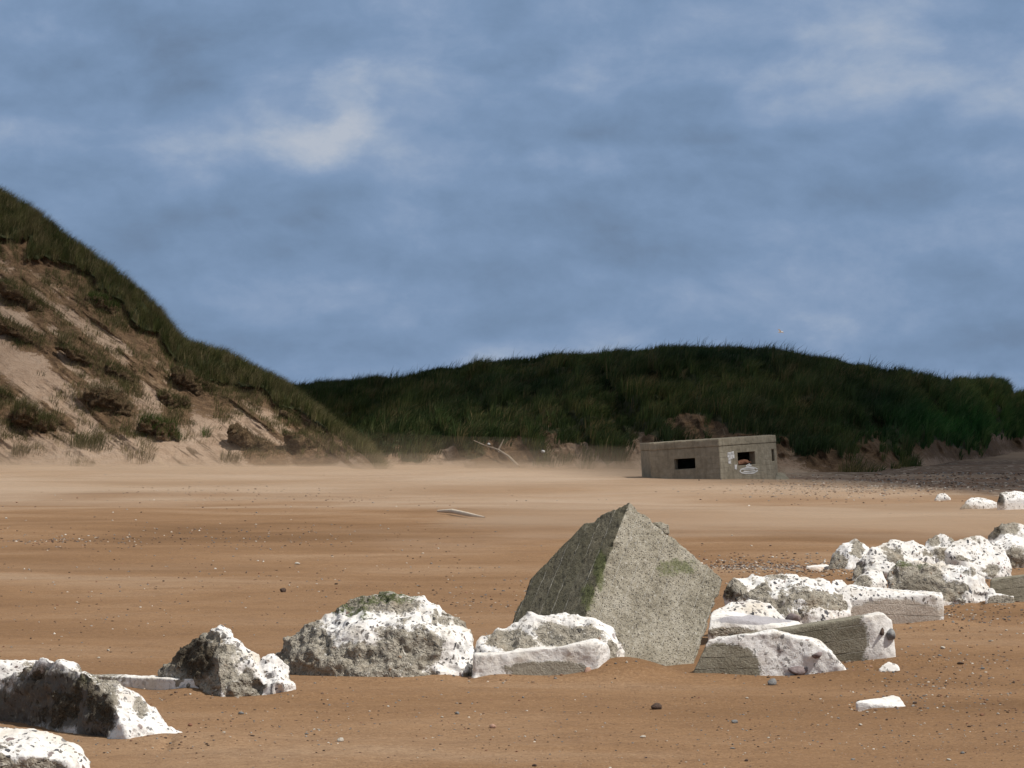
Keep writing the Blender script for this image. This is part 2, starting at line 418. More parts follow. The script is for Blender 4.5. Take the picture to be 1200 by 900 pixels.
ROCK, CUBE, SAND, DUNE, SOIL, GRASS, BUNKER = mat_rock(), mat_cube(), mat_sand(), mat_dune(), mat_soil(), mat_grass(), mat_bunker()
WHITE_PAINT = mat_plain('flaking_white_paint', [(.3, (.5, .5, .5)), (.6, (.78, .77, .75))], 9, .4, .01)
DRIFT = mat_plain('bleached_driftwood', [(.3, (.26, .20, .15)), (.7, (.44, .37, .29))], 14)
STONE = {
    'dark': mat_plain('dark_brown_stone', [(.3, (.045, .03, .024)), (.7, (.12, .08, .06))], 14),
    'grey': mat_plain('grey_stone', [(.3, (.13, .135, .14)), (.5, (.22, .22, .22)), (.7, (.38, .37, .35))], 22),
    'pale': mat_plain('pale_stone', [(.3, (.36, .32, .27)), (.7, (.62, .57, .50))], 14),
    'rust': mat_plain('rust_red_stone', [(.3, (.16, .07, .04)), (.7, (.32, .17, .11))], 14),
    'pink': mat_plain('pink_stone', [(.3, (.36, .21, .15)), (.7, (.52, .34, .26))], 14),
    'purple': mat_plain('purple_grey_stone', [(.3, (.14, .11, .11)), (.7, (.29, .235, .23))], 18),
}

# ------------------------------------------------------------------ beach
ROCKPOS = []
def beach_z(x, y):
    shp = np.shape(x); x = np.atleast_1d(np.asarray(x, float)); y = np.atleast_1d(np.asarray(y, float))
    p = np.stack([x * .16, y * .30, np.zeros_like(x)], -1).reshape(-1, 3)
    a = fbm(p, 3, 5).reshape(x.shape)
    q = np.stack([x * .6, y * 1.3, np.zeros_like(x)], -1).reshape(-1, 3)
    c = fbm(q, 3, 9).reshape(x.shape)
    far = sstep(40, 75, y) * (1 - sstep(200, 400, y))
    z = a * (.022 + .10 * far) + c * .024 * (1 - sstep(60, 90, y))
    z = z + .10 * np.exp(-(((x - 1.25) / .75) ** 2 + ((y - 30.9) / .55) ** 2))           # drift against the tilted block
    z = z + .10 * np.exp(-(((x - 4.5) / 3.0) ** 2 + ((y - 109) / 1.8) ** 2))            # drift before the pillbox
    for (rx, ry_, hw) in ROCKPOS:
        near = (np.abs(x - rx) < hw * 3 + 1) & (np.abs(y - ry_) < 2.5)
        if near.any():
            dx = (x[near] - rx) / hw; dy = y[near] - ry_
            z[near] += min(.07, .09 * hw) * np.exp(-((dx - .95) / .55) ** 2 - ((dy - .1) / .35) ** 2) + min(.015, .02 * hw) * np.exp(-(dx / .8) ** 2 - ((dy + .12) / .16) ** 2) - .035 * np.exp(-((dx + 1.15) / .25) ** 2 - ((dy - .1) / .4) ** 2)
    return (z * (y < 600)).reshape(shp)

# ------------------------------------------------------------------ dunes as swept surfaces
class Dune:
    def __init__(self, u_pts, foot_v, crest_v, back, u_rng, nu, nt_, power, back_len):
        self.u = np.linspace(*u_rng, nu)
        self.foot = np.interp(self.u, u_pts, foot_v)
        self.nt = nt_
        yf = ground_y(self.foot)
        bk = np.interp(self.u, u_pts, back)
        cv = np.interp(self.u, u_pts, crest_v)
        yc = yf + bk
        zc = CH - (cv - VH) * yc / F
        t = np.linspace(0, 1, nt_)
        tb = np.linspace(0, 1, 26)[1:]
        T = t[:, None]
        Yg = yf + (yc - yf) * T
        prof = 1 - (1 - T) ** power
        Zg = -.5 + (zc + .5) * prof
        Yb = yc + back_len * tb[:, None] ** 1.5
        Zb = zc - (zc * .25) * tb[:, None] ** 2 + 0 * Yb
        self.Y = np.concatenate([Yg, Yb]); self.Z = np.concatenate([Zg, Zb])
        self.T = np.concatenate([np.repeat(t[:, None], nu, 1), 1 + np.repeat(tb[:, None], nu, 1)])
        self.X = (self.u[None, :] - 600) * self.Y / F
        self.U = np.repeat(self.u[None, :], len(self.Y), 0)
        self.shape = self.Y.shape
    def pts(self): return np.stack([self.X, self.Y, self.Z], -1)
    def V(self): return VH + F * (CH - self.Z) / self.Y
    def locate(self, u, v):
        j = int(np.argmin(np.abs(self.u - u)))
        col = self.V()[:self.nt, j]
        i = int(np.argmin(np.abs(col - v)))
        return np.array([self.X[i, j], self.Y[i, j], self.Z[i, j]])

# near (left) dune
LU = [-700, -300, -120, 0, 30, 60, 85, 110, 150, 185, 203, 220, 260, 300, 330, 345, 380, 415, 445, 470]
LC = [66, 116, 171, 232, 249, 272, 291, 309, 341, 373, 399, 410, 423, 443, 457, 471, 501, 528, 546, 556]
LFt = [546] * 14 + [546, 546, 547, 549, 551, 556]
LB = [34, 32, 28, 24, 23, 22, 21, 20, 18, 16, 15, 14.5, 14, 12, 11, 10, 7, 4, 2, 1]
dn = Dune(LU, LFt, LC, LB, (-700, 463), 900, 420, 1.0, 50)
capU = [-700, 0, 60, 110, 150, 200, 215, 260, 300, 330, 345, 380, 430, 470]
capT = [50, 46, 36, 26, 25, 24, 22, 21, 17, 15, 8, 2, -8, -20]
V0 = dn.V(); U0 = dn.U
crest = np.interp(U0, LU, LC)
cap_th = np.interp(U0, capU, capT)
pn = np.stack([U0.ravel() * .03, V0.ravel() * .03, 0 * U0.ravel()], -1)
wob = fbm(pn, 4, 3).reshape(U0.shape)
depth = V0 - crest                                       # how far below the skyline
isback = dn.T > 1.0
cap = np.where(isback, 1.0, 1 - sstep(-4, 4, depth - np.where(cap_th > 0, cap_th * (1 + 1.1 * wob), cap_th - 6)))
# erosion relief running down-right along the slope
al = (U0 * .8 + V0 * .6); ac = (-U0 * .6 + V0 * .8)
pa = np.stack([al.ravel() * .012, ac.ravel() * .045, 0 * al.ravel()], -1)
rel = ridged(pa, 4, 31).reshape(U0.shape)
pb = np.stack([U0.ravel() * .03, V0.ravel() * .045, 0 * al.ravel()], -1)
rel2 = fbm(pb, 5, 41).reshape(U0.shape)
body = (1 - np.where(isback, 1, 0)) * sstep(0, 30, np.interp(U0, LU, LFt) - V0) * sstep(0, 25, 470 - U0)
patch = fbm(np.stack([al.ravel() * .008, ac.ravel() * .016, 0 * al.ravel() + 3], -1), 3, 55).reshape(U0.shape)
rough = sstep(-.15, .25, patch + .35 * sstep(90, 20, depth - cap_th))
push = body * (.12 + .88 * rough) * (.50 * rel + .55 * rel2)
push += .45 * cap * np.where(isback, 0, 1) - .35 * np.exp(-((depth - np.where(cap_th > 0, cap_th * (1 + 1.1 * wob), cap_th - 6) - 9) / 7.) ** 2) * body
dn.Z -= .9 * sstep(425, 463, U0); dn.Y -= push; dn.X = (dn.U - 600) * dn.Y / F
dn.Z += body * (.10 * rel2 * rough) + np.where(isback | (cap > .5), .12 * rel2, 0)
me = mesh_np('dune', dn.pts().reshape(-1, 3), [grid_faces(*dn.shape)])
brown = .30 * sstep(130, 50, depth - cap_th) * sstep(240, 160, U0) + .25 * rel * sstep(-.2, .4, patch)
CL = [(28, 352, 66, 20), (121, 360, 34, 22), (30, 396, 74, 22), (98, 422, 64, 18), (142, 441, 40, 16), (131, 476, 56, 44), (40, 500, 52, 40), (190, 512, 50, 40), (232, 455, 54, 34), (203, 474, 38, 26), (300, 522, 56, 30), (356, 524, 44, 28), (345, 492, 30, 10)]
near_clod = np.zeros(U0.shape)
for (cu, cw, w_, h_) in CL:
    a_ = (U0 - cu - 6) * .86 + (V0 - cw - h_ * .35) * .5; b_ = -(U0 - cu - 6) * .5 + (V0 - cw - h_ * .35) * .86
    near_clod = np.maximum(near_clod, np.clip(1.35 - np.sqrt((a_ / (w_ * .75)) ** 2 + (b_ / (h_ * .75 + 4)) ** 2), 0, 1))
brown = np.maximum(brown, .75 * near_clod * (1 + .8 * rel2))
soilm = np.clip(np.maximum(brown, 0) + np.exp(-np.clip(depth - cap_th, 0, 999) / 26.) * 1.05 + (rough * .75 * sstep(.0, .55, rel)) * .9 - .05, 0, 1) * (1 - .8 * sstep(300, 240, U0) * sstep(485, 530, V0))
attr(me, 'soil', soilm.ravel()); attr(me, 'turf', cap.ravel())
attr(me, 'along', (al * .041).ravel()); attr(me, 'across', (ac * .041).ravel())
tag(link('dune', me, DUNE), 'steep eroded sand dune on the left with a grassy crest', 'dune', kind='structure')

# far hill
HU = [150, 330, 420, 480, 560, 650, 740, 840, 900, 960, 1000, 1040, 1080, 1110, 1150, 1176, 1186, 1240, 1400, 1700]
HC = [470, 458, 450, 443, 432, 422, 416, 411, 413, 425, 433, 440, 447, 450, 450, 452, 464, 465, 468, 472]
HFu = [150, 330, 430, 600, 750, 900, 1000, 1060, 1100, 1150, 1200, 1400, 1700]
HFv = [540, 540, 546, 550, 552, 554, 553, 550, 545, 538, 530, 520, 510]
HF = np.interp(HU, HFu, HFv)
HB = [40, 40, 40, 40, 38, 36, 34, 32, 30, 28, 28, 28, 28, 28, 28, 26, 40, 40, 50, 60]
hl = Dune(HU, HF, HC, HB, (322, 1700), 1000, 300, 1.35, 70)
V1 = hl.V(); U1 = hl.U
crest1 = np.interp(U1, HU, HC); foot1 = np.interp(U1, HU, HF)
hb = hl.T > 1
s1 = np.where(hb, 0, np.clip((foot1 - V1) / np.maximum(foot1 - crest1, 1), 0, 1))
slant = np.interp(U1, [500, 850, 1000], [.1, .75, .8])
al = U1 + V1 * slant; ac = V1 - U1 * slant
pg = np.stack([U1.ravel() * .030 - V1.ravel() * .018 * np.sign(U1.ravel() - 500), V1.ravel() * .012, 0 * U1.ravel()], -1)
gul = ridged(pg, 3, 71).reshape(U1.shape)
pk = np.stack([hl.X.ravel() * .45, hl.Y.ravel() * .30, hl.Z.ravel() * .45], -1)
lump = fbm(pk, 4, 81).reshape(U1.shape)
bodyh = np.where(hb, 0, sstep(0, .18, s1) * (1 - sstep(.86, 1.0, s1)))
hl.Y -= bodyh * (1.7 * gul + 1.5 * lump)
hl.Z += bodyh * (.25 * lump + .2 * gul) + np.where(hb | (s1 > .85), .12 * lump, 0)
hl.X = (hl.U - 600) * hl.Y / F
gn = fbm(np.stack([U1.ravel() * .022, V1.ravel() * .03, 0 * U1.ravel()], -1), 4, 91).reshape(U1.shape)
# bare sandy scars low on the slope
line = np.interp(U1, [150, 330, 430, 520, 600, 700, 760, 830, 900, 960, 1060, 1090, 1200, 1700], [.06, .08, .16, .30, .29, .27, .25, .22, .24, .22, .12, .22, .22, .2])
turf1 = np.where(hb, 1, sstep(-.09, .09, s1 - line - .06 * sstep(700, 800, U1) - .30 * gn + .26 * gul - .05))
scar = .75 * np.exp(-(((U1 - 800) / 34) ** 2 + ((V1 - 497) / 14) ** 2)) + .6 * np.exp(-(((U1 - 745) / 18) ** 2 + ((V1 - 505) / 14) ** 2))
turf1 = np.clip(turf1 - sstep(.35, .7, scar + .3 * gn), 0, 1)
me = mesh_np('hill', hl.pts().reshape(-1, 3), [grid_faces(*hl.shape)])
attr(me, 'along', (al * .041).ravel()); attr(me, 'across', (ac * .041).ravel())
attr(me, 'turf', turf1.ravel()); attr(me, 'soil', np.clip(.74 + .6 * gn + .1 * scar + .35 * gul * 1 - .3 * sstep(.14, .0, s1), 0, 1).ravel())
tag(link('hill', me, DUNE), 'long low grass covered hill behind the beach in cloud shade', 'hill', kind='structure')

# ------------------------------------------------------------------ grass
def blades(base, height, lean, width, tint, name):
    n = len(base)
    ang = rng.uniform(0, math.tau, n)
    wd = np.stack([np.cos(ang), np.sin(ang), np.zeros(n)], 1) * (width[:, None] * .5)
    up = np.zeros((n, 3)); up[:, 2] = height
    mid = base + up * .55 + lean * .30
    tip = base + up * (1 - .28 * np.minimum(np.linalg.norm(lean, axis=1) / np.maximum(height, .01), 1.2)[:, None]) + lean
    v = np.stack([base - wd, base + wd, mid + wd * .75, mid - wd * .75, tip], 1).reshape(-1, 3)
    i = np.arange(n)[:, None] * 5
    q = i + np.array([[0, 1, 2, 3]]); t = i + np.array([[3, 2, 4]])
    me = mesh_np(name, v, [q, t], smooth=False)
    colattr(me, 'tint', np.repeat(tint, 5, 0))
    return me

PAL = np.array([(.080, .088, .029), (.118, .115, .042), (.058, .070, .022), (.165, .142, .065), (.23, .185, .095)])
PALF = np.array([(.038, .062, .020), (.056, .078, .025), (.025, .045, .015), (.080, .088, .034), (.12, .105, .050)])

def scatter(surf, mask, n_clumps, per, radius, hgt, pal, probs, width, wind, name, hmod=None, greens=None):
    P = surf.pts()
    a = P[:-1, :-1]; bq = P[1:, :-1]; c = P[:-1, 1:]
    ar = np.linalg.norm(np.cross(bq - a, c - a), axis=-1)
    w = (ar * mask[:-1, :-1]).ravel(); w /= w.sum()
    idx = rng.choice(len(w), n_clumps, p=w)
    i, j = np.divmod(idx, ar.shape[1])
    r1, r2 = rng.random(n_clumps)[:, None], rng.random(n_clumps)[:, None]
    cen = a[i, j] + (bq - a)[i, j] * r1 + (c - a)[i, j] * r2
    du = (c - a)[i, j]; du /= np.linalg.norm(du, axis=1)[:, None] + 1e-9
    dv = (bq - a)[i, j]; dv /= np.linalg.norm(dv, axis=1)[:, None] + 1e-9
    hm = np.ones(n_clumps) if hmod is None else hmod[i, j]
    hcl = hgt * rng.uniform(.6, 1.25, n_clumps) * hm
    pid = rng.choice(len(pal), n_clumps, p=probs)
    tin = pal[pid] * rng.uniform(.75, 1.25, n_clumps)[:, None]
    if greens is not None: tin = tin * greens[i, j]
    k = np.repeat(np.arange(n_clumps), per); n = len(k)
    ang = rng.uniform(0, math.tau, n); rad = radius * np.sqrt(rng.random(n))
    ox = np.cos(ang) * rad; oy = np.sin(ang) * rad
    base = cen[k] + du[k] * ox[:, None] + dv[k] * oy[:, None] - np.array([0, 0, .05])
    h = hcl[k] * rng.uniform(.55, 1.1, n)
    out = np.stack([np.cos(ang), np.sin(ang) * .6, np.zeros(n)], 1) * (rad / radius * .38)[:, None]
    lean = (out + np.array(wind) + rng.normal(0, .13, (n, 3)) * [1, 1, .3]) * h[:, None]
    tint = tin[k] * rng.uniform(.7, 1.3, n)[:, None]
    return blades(base, h, lean, np.full(n, width) * rng.uniform(.7, 1.3, n), tint, name)

inview = (dn.U > -160) & (dn.T < 1.35)
me = scatter(dn, cap * inview, 5200, 34, .28, .78, PAL, [.22, .25, .14, .23, .16], .020, (.38, -.05, 0), 'marram_grass')
tag(link('marram_grass', me, GRASS), 'green marram grass covering the crest of the left dune', 'grass', kind='stuff')
sparse = np.where(isback, 0, np.clip(.5 * sstep(.1, .5, patch) + .5 * rough * sstep(.15, .5, rel2) + 1.0 * near_clod * sstep(-.1, .3, rel2) + 1.8 * np.exp(-np.clip(depth - cap_th, 0, 999) / 16.) * sstep(-.25, .2, rel2), 0, 1)) * inview * (1 - cap) * sstep(6, 20, 546 - V0)
me = scatter(dn, sparse + 1e-9, 2700, 18, .26, .42, PAL, [.1, .15, .05, .35, .35], .018, (.35, -.05, 0), 'dry_grass')
tag(link('dry_grass', me, GRASS), 'thin dry grass hanging on the slumped face of the left dune', 'grass', kind='stuff')

inview = (hl.U > 290) & (hl.U < 1290) & (hl.T < 1.3)
gr = fbm(np.stack([hl.X.ravel() * .10, hl.Y.ravel() * .10, hl.Z.ravel() * .35], -1), 3, 95).reshape(U1.shape)
green = np.ones(U1.shape + (3,))
gr2 = gr + .35 * gul - .1
green[..., 0] *= 1.15 + 1.1 * gr2; green[..., 1] *= 1.1 + .7 * gr2; green[..., 2] *= 1.05 + .5 * gr2
green = np.clip(green, .35, 2.6)
low = np.exp(-(((U1 - 1120) / 90) ** 2 + ((V1 - 507) / 22) ** 2))[..., None]
green = green * (1 + low * np.array([-.25, .75, .25])) * (1 + sstep(1040, 1180, U1)[..., None] * np.array([.8, .75, .6]) * sstep(505, 470, V1)[..., None])
me = scatter(hl, turf1 * inview, 15000, 24, .42, .62, PALF, [.25, .25, .2, .2, .1], .032, (.34, -.05, 0), 'hill_grass', hmod=np.clip(1 + .9 * lump + .4 * gul, .45, 1.8) * np.where((s1 > .93) | hb, .6, 1), greens=green)
tag(link('hill_grass', me, GRASS), 'dark green rough grass covering the far hill', 'grass', kind='stuff')

crestm = inview * np.where(hb, hl.T < 1.12, s1 > .93)
me = scatter(hl, crestm + 1e-9, 620, 7, .30, .85, PALF, [.25, .25, .2, .2, .1], .03, (.45, -.05, 0), 'tall_grass')
tag(link('tall_grass', me, GRASS), 'tall ragged grass stems standing up along the far hill skyline', 'grass', kind='stuff')

# ------------------------------------------------------------------ turf clods and single tufts on the left dune
def remesh(hulls, voxel, smooth_it, name):
    bm = bmesh.new()
    for pts in hulls:
        b2 = bmesh.new()
        for p in pts: b2.verts.new(p)
        r = bmesh.ops.convex_hull(b2, input=b2.verts)
        junk = [g for g in set(r['geom_interior'] + r['geom_unused']) if isinstance(g, bmesh.types.BMVert)]
        bmesh.ops.delete(b2, geom=junk, context='VERTS')
        bmesh.ops.recalc_face_normals(b2, faces=b2.faces)
        t = bpy.data.meshes.new('tmp'); b2.to_mesh(t); b2.free()
        bm.from_mesh(t); bpy.data.meshes.remove(t)
    t = bpy.data.meshes.new('tmp'); bm.to_mesh(t); bm.free()
    o = bpy.data.objects.new('tmp', t); COL.objects.link(o)
    md = o.modifiers.new('r', 'REMESH'); md.mode = 'VOXEL'; md.voxel_size = voxel
    if smooth_it:
        s = o.modifiers.new('s', 'SMOOTH'); s.factor = .5; s.iterations = smooth_it
    dg = bpy.context.evaluated_depsgraph_get()
    me = bpy.data.meshes.new_from_object(o.evaluated_get(dg))
    bpy.data.objects.remove(o); bpy.data.meshes.remove(t)
    me.name = name
    return me

def get_co(me):
    c = np.empty(len(me.vertices) * 3, dtype=np.float32); me.vertices.foreach_get('co', c); return c.reshape(-1, 3).astype(np.float64)
def get_no(me):
    c = np.empty(len(me.vertices) * 3, dtype=np.float32); me.vertex_normals.foreach_get('vector', c); return c.reshape(-1, 3).astype(np.float64)
def set_co(me, c):
    me.vertices.foreach_set('co', c.astype(np.float32).ravel()); me.polygons.foreach_set('use_smooth', np.ones(len(me.polygons), dtype=bool)); me.update()

def tuft_mesh(cen, w, d, n, h, pal, width=.02, top=None):
    ang = rng.uniform(0, math.tau, n); r = np.sqrt(rng.random(n))
    ox, oy = np.cos(ang) * r, np.sin(ang) * r
    base = np.stack([ox * w / 2, oy * d / 2, np.zeros(n)], 1)
    base[:, 2] = top(base[:, 0], base[:, 1]) if top is not None else -.1 + base[:, 1] * .6
    hh = h * rng.uniform(.55, 1.15, n)
    lean = (np.stack([ox * .35, oy * .3, 0 * ox], 1) + np.array([.33, -.08, 0]) + rng.normal(0, .14, (n, 3)) * [1, 1, .3]) * hh[:, None]
    tint = pal[rng.integers(0, len(pal), n)] * rng.uniform(.7, 1.3, n)[:, None]
    return blades(base, hh, lean, np.full(n, width), tint, 'grass')

FRESH = np.array([(.075, .11, .025), (.06, .09, .022), (.10, .12, .04)])
OLIVE = np.array([(.10, .105, .040), (.15, .135, .06), (.075, .085, .028), (.21, .17, .085)])
DRYP = np.array([(.22, .175, .095), (.16, .125, .065), (.12, .105, .052), (.27, .22, .13)])

def tuft(u, v, wpx, h, n, pal, label):
    p = dn.locate(u, v); s = p[1] / F
    me = tuft_mesh(p, wpx * s, wpx * s * .7, n, h, pal)
    tag(link('grass_tuft', me, GRASS, p + np.array([0, -.15, 0])), label, 'grass tuft', 'grass tufts on the dune face')

def clod(u, v, wpx, hpx, h, n, pal, label, seed):
    """slumped turf: a ledge of root-bound soil with grass over its top and lip"""
    p = dn.locate(u, v); s = p[1] / F
    w, hh = wpx * 1.1 * s, hpx * .8 * s
    r = random.Random(seed); pts = []
    for k in range(60):
        a = r.uniform(0, math.tau); zz = r.uniform(-1, 1); q = math.sqrt(1 - zz * zz)
        x = math.cos(a) * q * w * .52 * r.uniform(.8, 1.08); y = math.sin(a) * q * (.15 * w + .18)
        z = zz * hh * .5 - x * .55
        if zz > .0: y -= .07 * w * zz
        pts.append((x, y, z))
    me = remesh([pts], max(.045, w / 44), 1, 'soil')
    co, no = get_co(me), get_no(me)
    co += no * ((fbm(co * 2.0 + seed, 5, seed)[:, None] * .55 + ridged(co * [3, 3, 7] + seed, 3, seed)[:, None] * .16) * min(1, hh))
    set_co(me, co); no = get_no(me)
    e = bpy.data.objects.new('turf_clod', None); COL.objects.link(e); e.location = p + np.array([0, .05, 0])
    tag(e, label, 'turf clod', 'slumped turf clods on the dune face')
    link('soil', me, SOIL, parent=e)
    h = h * .85
    rel_ = (co[:, 2] + .55 * co[:, 0]) / hh + fbm(co * 2.5, 3, seed + 3) * .35
    ok = np.where((rel_ > -.02) & (no[:, 2] > -.45) & (co[:, 1] < .15 * w))[0]
    n = int(n * 2.6); k = rng.choice(ok, n)
    base = co[k] + rng.normal(0, .03, (n, 3)) - no[k] * .03
    ht = h * rng.uniform(.45, 1.15, n)
    lean = (no[k] * [.35, .55, 0] + np.array([.36, -.12, 0]) + rng.normal(0, .16, (n, 3)) * [1, 1, .3]) * ht[:, None]
    cl = vnoise(co[k] * 2.2 + seed, 5) * .5 + .5
    tint = pal[np.clip((cl * len(pal)).astype(int) + rng.integers(-1, 2, n), 0, len(pal) - 1)] * rng.uniform(.7, 1.3, n)[:, None]
    g = blades(base, ht, lean, np.full(n, .019), tint, 'grass')
    link('grass', g, GRASS, parent=e)

clod(28, 352, 66, 20, .50, 420, OLIVE, 'dark turf ledge high on the dune at the left edge', 1)
clod(121, 360, 34, 22, .50, 300, FRESH, 'small green topped turf clod below the dune crest', 2)
clod(30, 396, 74, 22, .42, 420, OLIVE, 'long turf ledge with a dark undercut at the left edge', 3)
clod(98, 422, 64, 18, .42, 380, OLIVE, 'narrow sloping turf ledge in the middle of the dune face', 4)
clod(142, 441, 40, 16, .40, 240, OLIVE, 'little turf ledge above the big brown clod', 5)
clod(131, 476, 56, 44, .32, 380, DRYP, 'big brown clod covered in dry matted grass', 6)
clod(40, 500, 52, 40, .75, 460, OLIVE, 'leaning tall grass clod with dark soil near the dune foot', 7)
clod(190, 512, 50, 40, .55, 420, FRESH, 'bright green grass clod with brown soil at the dune foot', 8)
clod(232, 455, 54, 34, .50, 460, OLIVE, 'overhanging turf clod broken from the grassy crest', 9)
clod(203, 474, 38, 26, .45, 300, OLIVE, 'olive grass clod left of the smooth sand chute', 10)
clod(300, 522, 56, 30, .30, 360, DRYP, 'brown earthy clod at the foot of the dune end', 11)
clod(356, 524, 44, 28, .34, 300, OLIVE, 'rightmost brown clod below the dune end', 12)
clod(5, 467, 20, 16, .5, 160, OLIVE, 'tiny turf clod cut by the left edge', 13)
clod(345, 492, 30, 10, .35, 160, OLIVE, 'thin turf strip under the end of the crest', 14)
tuft(102, 522, 40, .85, 420, OLIVE, 'wide olive grass tuft beside the leaning grass clod')
tuft(25, 530, 22, .6, 130, DRYP, 'pale dry grass tuft low at the left edge')
tuft(241, 510, 12, .75, 70, FRESH, 'small lone green tuft on the smooth sand chute')
tuft(270, 538, 26, .6, 160, DRYP, 'faded grass tuft half hidden by blowing sand')
tuft(165, 535, 34, .55, 150, DRYP, 'thin faded tuft below the bright green clod')
tuft(95, 545, 30, .5, 120, DRYP, 'thin sandy tuft at the very foot of the dune')

# ------------------------------------------------------------------ rocks
ROCKS = 'concrete blocks and boulders in a line across the sand'

def resolve(points, y0):
    out = []
    for (u, v, d) in points:
        y = y0 + d
        if v == 'g': out.append(np.array([(u - 600) * y / F, y, -.32]))
        elif v == 's': out.append(np.array([(u - 600) * y / F, y, -.12]))
        else: out.append(at(u, v, y))
    return out

def ell(U, V, spec, nz):
    m = np.zeros(len(U))
    for (u, v, ru, rv, k) in spec:
        r = np.sqrt(((U - u) / ru) ** 2 + ((V - v) / rv) ** 2)
        m = np.maximum(m, k * np.clip(1.5 - r + nz * .45, 0, 1))
    return m

def rock(label, y0, hulls, bare=(), formed=(), algae=(), dirt_shade=(), board=None, rough=1.0, smooth=2, pale=0.0, violet=(), wear=.95, seed=0, chips=1.0,
         cat='boulder', name='boulder', group=ROCKS, sandy=.0, vox=.00052, polys=None):
    if name != 'boulder': smooth = min(smooth, 1); rough *= .75
    P3 = [resolve(h, y0) for h in hulls]
    allp = np.concatenate(P3)
    org = np.array([allp[:, 0].mean(), y0 + .3, 0.0])
    ROCKPOS.append((allp[:, 0].mean(), y0, float(np.ptp(allp[:, 0])) / 2))
    vx = vox * y0
    me = remesh([[p - org for p in h] for h in P3], vx, smooth, name)
    co, no = get_co(me), get_no(me)
    size = np.ptp(allp[:, 0]); k = min(1.0, size / 1.4) * rough
    wco = co + org
    U = 600 + F * wco[:, 0] / wco[:, 1]; V = VH + F * (CH - wco[:, 2]) / wco[:, 1]
    nz = fbm(co * 3.5 + seed * 3.7, 4, seed)
    B = ell(U, V, bare, nz); Fm = ell(U, V, formed, nz * .35); Al = ell(U, V, algae, nz); Di = ell(U, V, dirt_shade, nz)
    wr = wear * sstep(.06, .34, fbm(co * 2.6 + seed * 1.3, 4, seed + 30)) * (1 - np.clip(no[:, 2], 0, 1) * .45)
    B = np.maximum(B, wr)
    soft = 1 - .85 * np.clip(Fm * 1.4, 0, 1)
    g1, _ = worley(co * 3.3 + seed * 2.1 + .25 * fbm(co * 4, 3, seed + 8)[:, None], seed + 9)
    g2, _ = worley(co * 8.5 + seed + .2 * fbm(co * 9, 3, seed + 18)[:, None], seed + 19)
    c1 = fbm(co * 1.9 + seed, 3, seed + 1) * .085
    c2 = ridged(co * 4.2 + seed, 3, seed + 2) * .030 + fbm(co * 9 + seed, 4, seed + 3) * .034 + (g1 - .5) * .085 + (g2 - .45) * np.where(B > .5, .05, .012)
    f1, cid = worley(co * 11 + seed, seed)
    f2, cid2 = worley(co * 22 + seed, seed + 5)
    agg = (np.clip(.5 - f1, 0, .5) * (cid > .55) * .075 + np.clip(.5 - f2, 0, .5) * (cid2 > .5) * .04 - .02)
    disp = k * soft * (c1 + c2 + np.clip(B * 1.2, .22, 1) * agg) + .006 * fbm(co * 26, 3, seed + 4) * soft
    co2 = co + no * disp[:, None]
    set_co(me, co2)
    attr(me, 'bare', B); attr(me, 'formed', Fm); attr(me, 'algae', Al); attr(me, 'dirt_shade', Di)
    attr(me, 'chips', np.full(len(co), chips)); attr(me, 'pale', np.full(len(co), pale)); attr(me, 'violet', ell(U, V, violet, nz * .4))
    attr(me, 'sandy', np.clip(1.0 - (wco[:, 2] / .10), 0, 1) * .55 + sandy)
    if board is not None:
        slope, sp, off = board
        attr(me, 'board', (V - slope * (U - 900) - off) / sp)
    else: attr(me, 'board', np.full(len(co), .5))
    o = link(name, me, ROCK, org)
    return tag(o, label, cat, group)

def stone_mesh(seed, sx, sy, sz, sub=3, angular=.5):
    bm = bmesh.new(); r = random.Random(seed)
    for k in range(16):
        a = r.uniform(0, math.tau); z = r.uniform(-1, 1); q = math.sqrt(1 - z * z)
        f = 1 - angular * .35 * r.random()
        bm.verts.new((math.cos(a) * q * f, math.sin(a) * q * f, z * f))
    rr = bmesh.ops.convex_hull(bm, input=bm.verts)
    junk = [g for g in set(rr['geom_interior'] + rr['geom_unused']) if isinstance(g, bmesh.types.BMVert)]
    bmesh.ops.delete(bm, geom=junk, context='VERTS')
    bmesh.ops.subdivide_edges(bm, edges=bm.edges[:], cuts=2, use_grid_fill=True)
    for _ in range(2): bmesh.ops.smooth_vert(bm, verts=bm.verts[:], factor=.5, use_axis_x=True, use_axis_y=True, use_axis_z=True)
    for v in bm.verts: v.co = Vector((v.co.x * sx, v.co.y * sy, v.co.z * sz))
    bmesh.ops.recalc_face_normals(bm, faces=bm.faces)
    me = bpy.data.meshes.new('stone'); bm.to_mesh(me); bm.free()
    me.polygons.foreach_set('use_smooth', np.ones(len(me.polygons), dtype=bool))
    return me

def embed(parent, u, v, y, wpx, hpx, kind, label, seed, rot=0.0):
    p = at(u, v, y); s = y / F
    me = stone_mesh(seed, wpx * s * .56, .05 if kind == 'pink' else .11, hpx * s * .6, angular=1.0)
    o = link('embedded_stone', me, STONE[kind], p - np.array(parent.location), parent)
    o.rotation_euler = (0, rot, 0); o['label'] = label
    return o

Yb = ground_y
